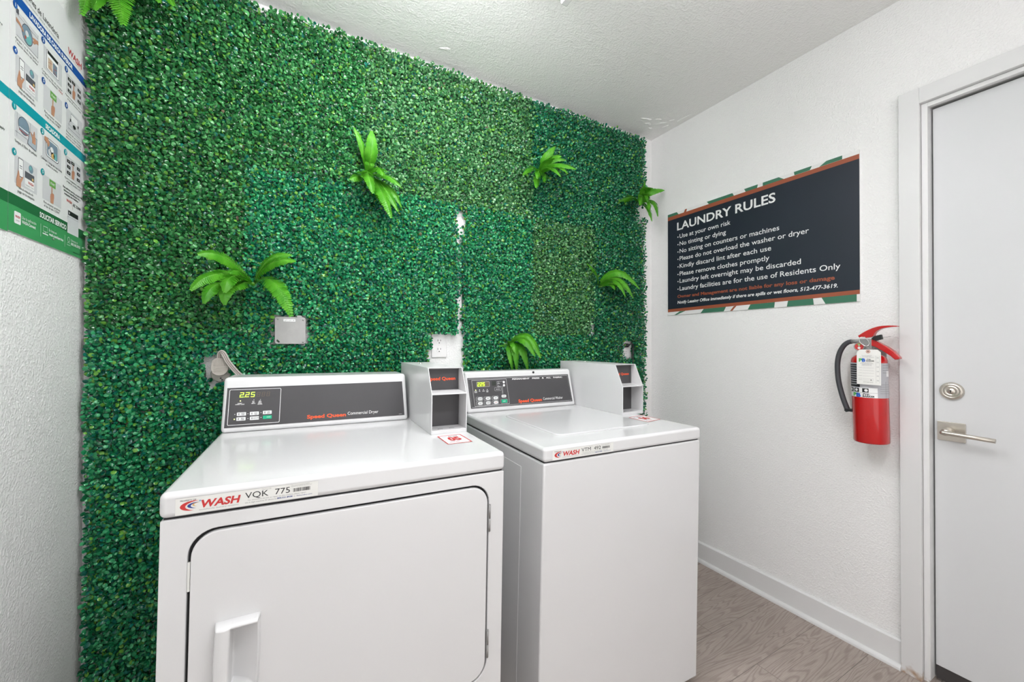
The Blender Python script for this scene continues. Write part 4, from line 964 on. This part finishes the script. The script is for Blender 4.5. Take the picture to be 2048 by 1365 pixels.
PR(.225, 1.946, .174, 1.954, M_black_ink, .0007); PR(.222, 1.909, .201, 1.938, mat('poster_sand', (.60, .48, .35), .5), .0007); PR(.199, 1.909, .178, 1.938, M_glass, .0007)
for a, b in (((.222, 1.925), (.201, 1.931)), ((.199, 1.920), (.178, 1.928)), ((.214, 1.909), (.209, 1.938)), ((.190, 1.909), (.187, 1.938)), ((.222, 1.916), (.178, 1.913))): PL(*a, *b, M_ppink, .0010, .0009)
PT('Cargue la ropa, sin exceder', .250, 1.8870, .0054, .150, M_black_ink); PT('la línea de llenado', .248, 1.8790, .0054, .176, M_black_ink); PT('MAX', .168, 1.8790, .0054, .148, M_red_ink)
G.outline([(uu(a), zz(b)) for a, b in ((.116, 1.805), (.050, 1.805), (.056, 1.826), (.062, 1.832), (.062, 1.852), (.102, 1.852), (.102, 1.832), (.110, 1.826))], .0012, fp, .0005, M_line)
G.flat(rrect(uu(.101), zz(1.833), uu(.063), zz(1.851), .002, 2), fp, .0006, M_white_ink); PR(.107, 1.828, .101, 1.836, M_black_ink, .0008); PR(.063, 1.828, .057, 1.836, M_black_ink, .0008); G.disc((uu(.082), zz(1.822)), .0055, fp, .0007, M_black_ink, 16, sx=1.7)
PL(.118, 1.816, .046, 1.816)
for q, t_ in enumerate(('Después del uso, limpie el', 'interior y deje la tapa', 'abierta para ventilar')): PT(t_, .128, 1.7890-.0082*q, .0052, .040, M_black_ink)
# dryer row: 1 lint filter, 2 loading
G.flat([(uu(.322)+.0235*math.cos(2*PI*q/24), zz(1.707)+.021*math.sin(2*PI*q/24)) for q in range(24)], fp, .0005, M_line)
G.flat([(uu(.322)+.0220*math.cos(2*PI*q/24), zz(1.707)+.0195*math.sin(2*PI*q/24)) for q in range(24)], fp, .0006, M_glass)
PL(.341, 1.692, .304, 1.692, M_ppink, .0020, .0008); PL(.341, 1.698, .304, 1.698, M_white_ink, .0020, .0008)
for a, b in (((.355, 1.682), (.305, 1.682)), ((.348, 1.728), (.348, 1.672)), ((.296, 1.728), (.296, 1.700))): PL(*a, *b)
G.flat([(uu(a), zz(b)) for a, b in ((.308, 1.672), (.272, 1.668), (.268, 1.700), (.300, 1.706))], fp, .0008, M_line); G.flat([(uu(a), zz(b)) for a, b in ((.3065, 1.6735), (.2735, 1.6695), (.2695, 1.6985), (.2990, 1.7045))], fp, .0009, mat('poster_mesh_grey', (.40, .46, .52), .5))
poly(.284, 1.700, .018, GRIP, M_skin, .0011, -1)
PT('Limpie el filtro de pelusas', .354, 1.6570, .0064, .268, M_black_ink)
G.flat(rrect(uu(.228), zz(1.678), uu(.166), zz(1.728), .008, 4), fp, .0005, M_line); G.flat(rrect(uu(.226), zz(1.680), uu(.168), zz(1.726), .007, 4), fp, .0006, M_white_ink); G.flat(rrect(uu(.223), zz(1.683), uu(.171), zz(1.723), .006, 4), fp, .0007, M_glass)
for u, z, m_ in ((.210, 1.693, M_pgrey), (.196, 1.690, M_gold_ink), (.184, 1.692, M_mint), (.201, 1.702, M_white_ink)): PC(u, z, .009, m_, .0009)
poly(.226, 1.716, .022, [(-.5, .45), (.2, .5), (.7, .1), (.6, -.3), (.3, -.55), (.1, -.2), (-.5, -.05)], M_skin, .0012)
PT('Coloque 1 carga de ropa lavada', .250, 1.6630, .0058, .148, M_black_ink); PT('y cierre la puerta', .226, 1.6545, .0058, .170, M_black_ink)
for q, t_ in enumerate(('Para solicitar servicio, proporcione', 'informe la identificación de la', 'máquina de 6 dígitos')): PT(t_, .142-.004*q, 1.6270-.0085*q, .0056, .030+.012*q, M_black_ink, .02)
PT('WASH', .122, 1.5935, .0075, .092, M_red_ink, .02); PT('ABC 123', .086, 1.5900, .0085, .058, M_black_ink, .01); barcode(G, uu(.056), zz(1.590), uu(.040), zz(1.597), fp, .0006, M_black_ink, 4)
PL(.092, 1.592, .086, 1.580, M_ppink)
PR(.116, 1.5065, .052, 1.5725, mat('poster_machine', (.70, .71, .73), .4), .0006); PR(.113, 1.558, .055, 1.571, M_black_ink, .0008); PR(.109, 1.561, .104, 1.567, M_pgrey, .0010); PL(.116, 1.553, .052, 1.553, M_line, .0005, .0009)
G.flat(rrect(uu(.355), zz(1.469), uu(.330), zz(1.497), .003, 3), fp, .0006, M_white_ink); PT('WASH', .352, 1.4830, .0055, .333, M_red_ink, .02, .0009); PT('connect', .350, 1.4755, .0035, .335, M_grey_ink, 0, .0009)
PT('Use la aplicación', .326, 1.4860, .0066, .268, M_white_ink); PT('WASH-Connect', .326, 1.4755, .0070, .270, M_white_ink, .03)
PT('En línea en', .210, 1.4860, .0066, .173, M_white_ink); PT('wash.com/service', .210, 1.4755, .0070, .138, M_white_ink, .03)
PT('Llámenos al', .095, 1.4860, .0066, .056, M_white_ink); PT('800.342.5932', .095, 1.4755, .0070, .040, M_white_ink, .03)
for u in (.248, .129): PR(u, 1.463, u-.0008, 1.496, M_white_ink, .0005)
G.outline([(uu(a), zz(b)) for a, b in ((.236, 1.480), (.217, 1.480), (.217, 1.493), (.236, 1.493))], .0012, fp, .0006, M_white_ink); PL(.239, 1.474, .214, 1.474, M_white_ink, .0030); PL(.2265, 1.480, .2265, 1.474, M_white_ink, .0016)
G.outline([(uu(.108)+.0062*math.cos(2*PI*q/16), zz(1.488)+.0070*math.sin(2*PI*q/16)) for q in range(16)], .0012, fp, .0006, M_white_ink)
G.outline([(uu(a), zz(b)) for a, b in ((.118, 1.472), (.098, 1.472), (.102, 1.479), (.114, 1.479))], .0010, fp, .0006, M_white_ink)
PT('WSH-ES-0421-3C', .083, 1.4555, .0030, .040, M_black_ink, .02)
G.build('printed_graphics', po)
for u, z in ((.190, 1.470), (.028, 2.030)):
    MB().lathe([(0, 0), (.0030, 0), (.0026, .0014), (0, .0018)], (.0042, uu(u), zz(z)-zz(1.447)), (1, 0, 0), M_steel, 12).build('screw', po)

p2 = thing('poster', 'second laundry poster cut off by the left edge of the picture', 'poster', (LX, 0, zz(1.447)))
MB().prism(rrect(-.786, -.004, -.3985, TOP-zz(1.447), [.009, .009, .003, .009], 4), (0, 0, 0), (0, 1, 0), (0, 0, 1), (1, 0, 0), .0006, .0030, M_board).build('board', p2)
fq = frame((.0030, 0, -zz(1.447)), (0, 1, 0), (0, 0, 1)); H_ = MB()
H_.rect(-.786, zz(1.977), -.3985, zz(2.001), fq, .0003, M_blue); H_.rect(-.786, zz(1.7425), -.3985, zz(1.7670), fq, .0003, M_teal)
H_.rect(-.780, zz(1.4435), -.3985, zz(1.5080), fq, .0003, M_pgreen); H_.rect(-.786, zz(1.5080), -.3985, zz(1.5340), fq, .0004, M_pdark)
H_.text('TOP LOAD WASHER', -.700, zz(1.9825), .0118, fq, .0006, M_white_ink, .19, bold=.04); H_.text('DRYER', -.640, zz(1.7480), .0113, fq, .0006, M_white_ink, .06, bold=.04)
H_.text('Select wash type & supply', -.520, zz(1.6640), .0060, fq, .0006, M_black_ink, .107); H_.text('Set your temperature', -.520, zz(1.8900), .0058, fq, .0006, M_black_ink, .095)
H_.text('REQUEST SERVICE', -.640, zz(1.5120), .0128, fq, .0007, M_white_ink, .13, bold=.03)
H_.build('printed_graphics', p2)

# ================================================================== FIRE EXTINGUISHER on the right wall
ex = thing('fire_extinguisher', 'red fire extinguisher with an inspection tag, hung beside the door', 'fire extinguisher', (-.078, -1.110, .828))
O_ = Vector((-.078, -1.110, .828)); A_ = Vector((0, .0217, 1)).normalized()
Lc = lambda p: Vector(p)-O_
RB = .0523; HB = .326
b_ = MB(); b_.lathe([(0, .003), (.030, .001), (.046, 0), (RB-.002, .002), (RB, .006), (RB, HB-.020), (RB-.003, HB-.011), (RB-.010, HB-.003), (RB-.022, HB+.004), (.020, HB+.010), (.017, HB+.016), (0, HB+.016)], (0, 0, 0), A_, M_red, 56)
cyl = b_.build('cylinder', ex)
front = math.atan2(-(-1.7651+1.107), -(-1.9719+.078))  # direction of the room's middle seen from the bottle
fdir = Vector((-1.8939, -.655, 0)).normalized(); fside = Vector((.655, -1.8939, 0)).normalized()*1.0
def wrap(mb, r, z0):
    """bend flat artwork (x across, y up) round the bottle"""
    out = []
    for x, y, z in mb.v:
        t = x/r; out.append(tuple(A_*(z0+y)+(fdir*math.cos(t)+fside*math.sin(t))*(r+z)))
    mb.v = out; return mb
fw = frame((0, 0, 0), (1, 0, 0), (0, 1, 0))
def patch(mb, x0, y0, x1, y1, off, m):
    n = max(2, int(abs(x1-x0)/.004))
    for q in range(n): mb.rect(x0+(x1-x0)*q/n, y0, x0+(x1-x0)*(q+1)/n, y1, fw, off, m)
lb = MB(); patch(lb, -.078, 0, .100, .127, .0003, M_label_grey)
patch(lb, -.090, .037, -.028, .122, .0005, M_black_ink)
for q in range(9): 
    patch(lb, -.074, .114-.0085*q, -.032-(.006 if q % 3 else 0), .1165-.0085*q, .0007, M_label_grey)
patch(lb, -.080, 0, .022, .036, .0005, M_white_ink)
for q, x in enumerate((-.062, -.040, -.012)):
    patch(lb, x-.009, .019, x+.009, .034, .0007, M_black_ink); lb.disc((x-.002+.002*q, .0265), .0050, fw, .0009, M_white_ink, 14)
patch(lb, -.080, .0172, .022, .0178, .0007, M_black_ink)
patch(lb, .056, .078, .084, .098, .0005, M_white_ink); patch(lb, .050, .060, .052, .0, .0006, M_grey_ink)
for q in range(5): patch(lb, .030, .048-.008*q, .074, .0495-.008*q, .0005, M_grey_ink)
for q in range(4): patch(lb, .040, .118-.009*q, .072, .120-.009*q, .0005, M_grey_ink)
wrap(lb, RB, .170).build('body_label', cyl)
lg = MB(); M_lgreen = mat('logo_green', (.10, .45, .09), .5); M_lblue = mat('logo_blue', (.015, .12, .55), .5)
lg.text('P', -.0535, .0030, .0120, fw, .0011, M_lgreen, .0130, bold=.06); lg.text('B', -.0405, .0015, .0130, fw, .0013, M_lblue, .0150, bold=.06)
lg.text('PYE-', -.0195, .0095, .0052, fw, .0011, M_black_ink, .0200, bold=.04, slant=.2); lg.text('BARKER', -.0205, .0025, .0052, fw, .0011, M_black_ink, .0330, bold=.04, slant=.2)
wrap(lg, RB, .170).build('label_logo', cyl)
# valve, gauge, hose, levers
vb = MB(); vb.lathe([(.017, HB+.010), (.0175, HB+.022), (.013, HB+.026), (.013, HB+.055), (0, HB+.057)], (0, 0, 0), A_, M_steel, 24)
vb.box((-.013, -.006, .350), (.013, .034, .386), M_steel)
vb.build('valve', ex, bevel=.0015)
gg = MB(); gc = Lc((-.096, -1.0815, 1.1850)); gd = Vector((-1, -.15, 0)).normalized()
gg.lathe([(0, -.010), (.0158, -.010), (.0158, .003), (.0140, .0045), (.0132, .003), (0, .003)], gc, gd, M_steel, 28); ggo = gg.build('pressure_gauge', ex)
fg = frame(gc+gd*.003, Vector((0, 0, 1)).cross(gd), (0, 0, 1))
gf = MB(); gf.disc((0, 0), .0130, fg, .0002, M_red_ink, 24); gf.flat([(0, 0)]+[(.0115*math.cos(R(a)), .0115*math.sin(R(a))) for a in (60, 75, 90, 105, 120)], fg, .0004, M_start); gf.rect(-.0006, -.002, .0006, .0100, fg, .0006, M_white_ink); gf.disc((0, -.005), .0045, fg, .0004, M_white_ink, 14); gf.build('gauge_face', ggo)
hs = MB(); hs.tube([Lc((-.078, -1.047, 1.2045)), Lc((-.078, -1.068, 1.205)), Lc((-.078, -1.086, 1.206))], [.0078, .0078, .0066], M_steel, 16); hs.build('hose_fitting', ex)
hp = [(-.078, -1.052, 1.2045), (-.078, -1.040, 1.201), (-.078, -1.026, 1.188), (-.078, -1.0125, 1.160), (-.078, -1.0060, 1.125), (-.078, -1.0055, 1.090), (-.079, -1.0090, 1.050), (-.080, -1.0170, 1.010), (-.081, -1.0265, .975), (-.081, -1.0365, .945), (-.081, -1.0410, .932)]
hm_ = MB(); 
hm_.tube([Lc(p) for p in smooth(hp)], .0088, M_hose, 16); hm_.build('hose', ex)
MB().box(Lc((-.092, -1.060, .934)), Lc((-.068, -1.032, .944)), M_black).build('hose_clip', ex, bevel=.001)
lev = [(-1.0744,1.2260),(-1.0840,1.2335),(-1.0938,1.2409),(-1.1060,1.2483),(-1.1188,1.2546),(-1.1330,1.2595),(-1.1471,1.2617),(-1.1620,1.2622),(-1.1754,1.2615),(-1.1873,1.2601),(-1.1868,1.2569),(-1.1724,1.2565),(-1.1522,1.2535),(-1.1430,1.2508),(-1.1356,1.2466),(-1.1300,1.2425),(-1.1251,1.2374),(-1.1220,1.2310),(-1.1208,1.2252),(-1.1165,1.2212),(-1.1068,1.2190),(-1.0950,1.2180),(-1.0788,1.2190)]
lm = MB(); lm.prism([(a-O_.y, b-O_.z) for a, b in lev], (-.0115, 0, 0), (0, 1, 0), (0, 0, 1), (1, 0, 0), 0, .023, M_red); lvr = lm.build('discharge_lever', ex, bevel=.0014); lvr['label'] = 'upper curved red lever'
han = [(-1.1080,1.2110),(-1.1239,1.2109),(-1.1375,1.2000),(-1.1570,1.1867),(-1.1771,1.1697),(-1.1937,1.1459),(-1.1927,1.1413),(-1.1809,1.1382),(-1.1690,1.1517),(-1.1467,1.1698),(-1.1259,1.1844),(-1.1080,1.1912)]
h2 = MB(); h2.prism([(a-O_.y, b-O_.z) for a, b in han], (-.0125, 0, 0), (0, 1, 0), (0, 0, 1), (1, 0, 0), 0, .025, M_red)
h2o = h2.build('carry_handle', ex, bevel=.003, seg=3); h2o['label'] = 'lower sloping red handle'
bk = [(-1.1176,1.2144),(-1.1261,1.2238),(-1.1459,1.2295),(-1.1490,1.2127),(-1.1313,1.2068)]
sb = MB(); sb.prism([(a-O_.y, b-O_.z) for a, b in bk], (-.0215, 0, 0), (0, 1, 0), (0, 0, 1), (1, 0, 0), 0, .012, M_black)
sb.tube([Lc((-.0935, -1.147, 1.2185)), Lc((-.0935, -1.171, 1.2224))], .0005, M_black, 6); sb.build('tamper_seal', ex, bevel=.0012)
rg = MB(); rg.tube([Lc((-.1000+.004*math.cos(2*PI*q/28), -1.0975-.0135*math.cos(2*PI*q/28+.5), 1.2040+.0165*math.sin(2*PI*q/28))) for q in range(29)], .0013, M_chrome, 8, cap=False)
rg.tube([Lc((-.1005, -1.0975, 1.2205)), Lc((-.078, -1.0975, 1.2195))], .0018, M_chrome, 8); rg.build('pull_pin', ex)
# paper tag tied to the pin
ty0, ty1, tz0, tz1 = -1.0895, -1.1590, 1.0470, 1.1745
xt = -.139
tg = MB(); tg.prism([(a-O_.y, b-O_.z) for a, b in ((ty0, tz0), (ty0, tz1-.010), (ty0-.008, tz1), (ty1+.009, tz1), (ty1, tz1-.010), (ty1, tz0))], (xt-O_.x, 0, 0), (0, 1, 0), (0, 0, 1), (-1, 0, 0), 0, .0006, M_tag)
tag_o = tg.build('inspection_tag', ex); tag_o['label'] = 'white paper inspection tag'
ft = frame((xt-O_.x-.0006, ty0-O_.y, tz0-O_.z), (0, -1, 0), (0, 0, 1)); I_ = MB(); TW, TH = ty0-ty1, tz1-tz0
I_.disc((TW*.48, TH*.945), .0068, ft, .0002, M_tan, 20); I_.disc((TW*.48, TH*.945), .0018, ft, .0004, M_black, 10)
for z, t_, w_ in ((.820, 'DO NOT REMOVE', .42), (.796, 'BY ORDER OF', .34), (.772, 'THE STATE FIRE MARSHAL', .62)): I_.text(t_, TW*.42, TH*z, TH*.017, ft, .0003, M_grey_ink, TW*w_, 'c')
I_.text('P', TW*.09, TH*.655, TH*.085, ft, .0003, M_lgreen, TW*.15, bold=.06); I_.text('B', TW*.22, TH*.655, TH*.085, ft, .0005, M_lblue, TW*.15, bold=.06)
I_.text('PYE-', TW*.42, TH*.705, TH*.028, ft, .0003, M_black_ink, TW*.18, bold=.04, slant=.2); I_.text('BARKER', TW*.40, TH*.662, TH*.030, ft, .0003, M_black_ink, TW*.33, bold=.04, slant=.2)
for z, t_, w_ in ((.618, 'FIRE & SAFETY', .42), (.592, 'SERVICE  INSPECTION  REPAIR', .55), (.566, 'LICENSED CONTRACTOR', .40), (.540, 'INSPECTION RECORD', .42)): I_.text(t_, TW*.42, TH*z, TH*.017, ft, .0003, M_grey_ink, TW*w_, 'c')
for z, t_ in ((.475, 'Type'), (.400, 'Serviced by'), (.325, 'License'), (.245, 'Date'), (.165, 'Next due'), (.125, 'Remarks')):
    I_.text(t_, TW*.07, TH*z, TH*.016, ft, .0003, M_grey_ink, TW*.16); I_.rect(TW*.25, TH*z, TW*.72, TH*z+.0004, ft, .0003, M_grey_ink)
I_.text('DO NOT REMOVE THIS TAG', TW*.28, TH*.065, TH*.016, ft, .0003, M_black_ink, TW*.40)
I_.outline([(TW*.80, TH*.06), (TW*.95, TH*.06), (TW*.95, TH*.83), (TW*.80, TH*.83)], .0004, ft, .0003, M_grey_ink)
for q in range(6): I_.text('%d' % (2021+q), TW*.875, TH*(.755-.128*q), TH*.030, ft, .0003, M_grey_ink, TW*.09, 'c')
I_.disc((TW*.60, TH*.135), .0016, ft, .0004, M_black_ink, 10)
I_.build('tag_print', tag_o)
MB().tube([Lc((-.1005, -1.1010, 1.1885)), Lc((-.120, -1.1190, 1.180)), Lc((xt-.0005, -1.1225, 1.1665))], .0008, M_steel, 6).build('tag_wire', tag_o)
# bracket between bottle and wall
br = MB(); br.box(Lc((-.006, -1.130, .930)), Lc((-.0005, -1.080, 1.190)), M_steel); br.box(Lc((-.030, -1.118, 1.165)), Lc((-.006, -1.092, 1.176)), M_steel)
br.build('wall_bracket', ex)
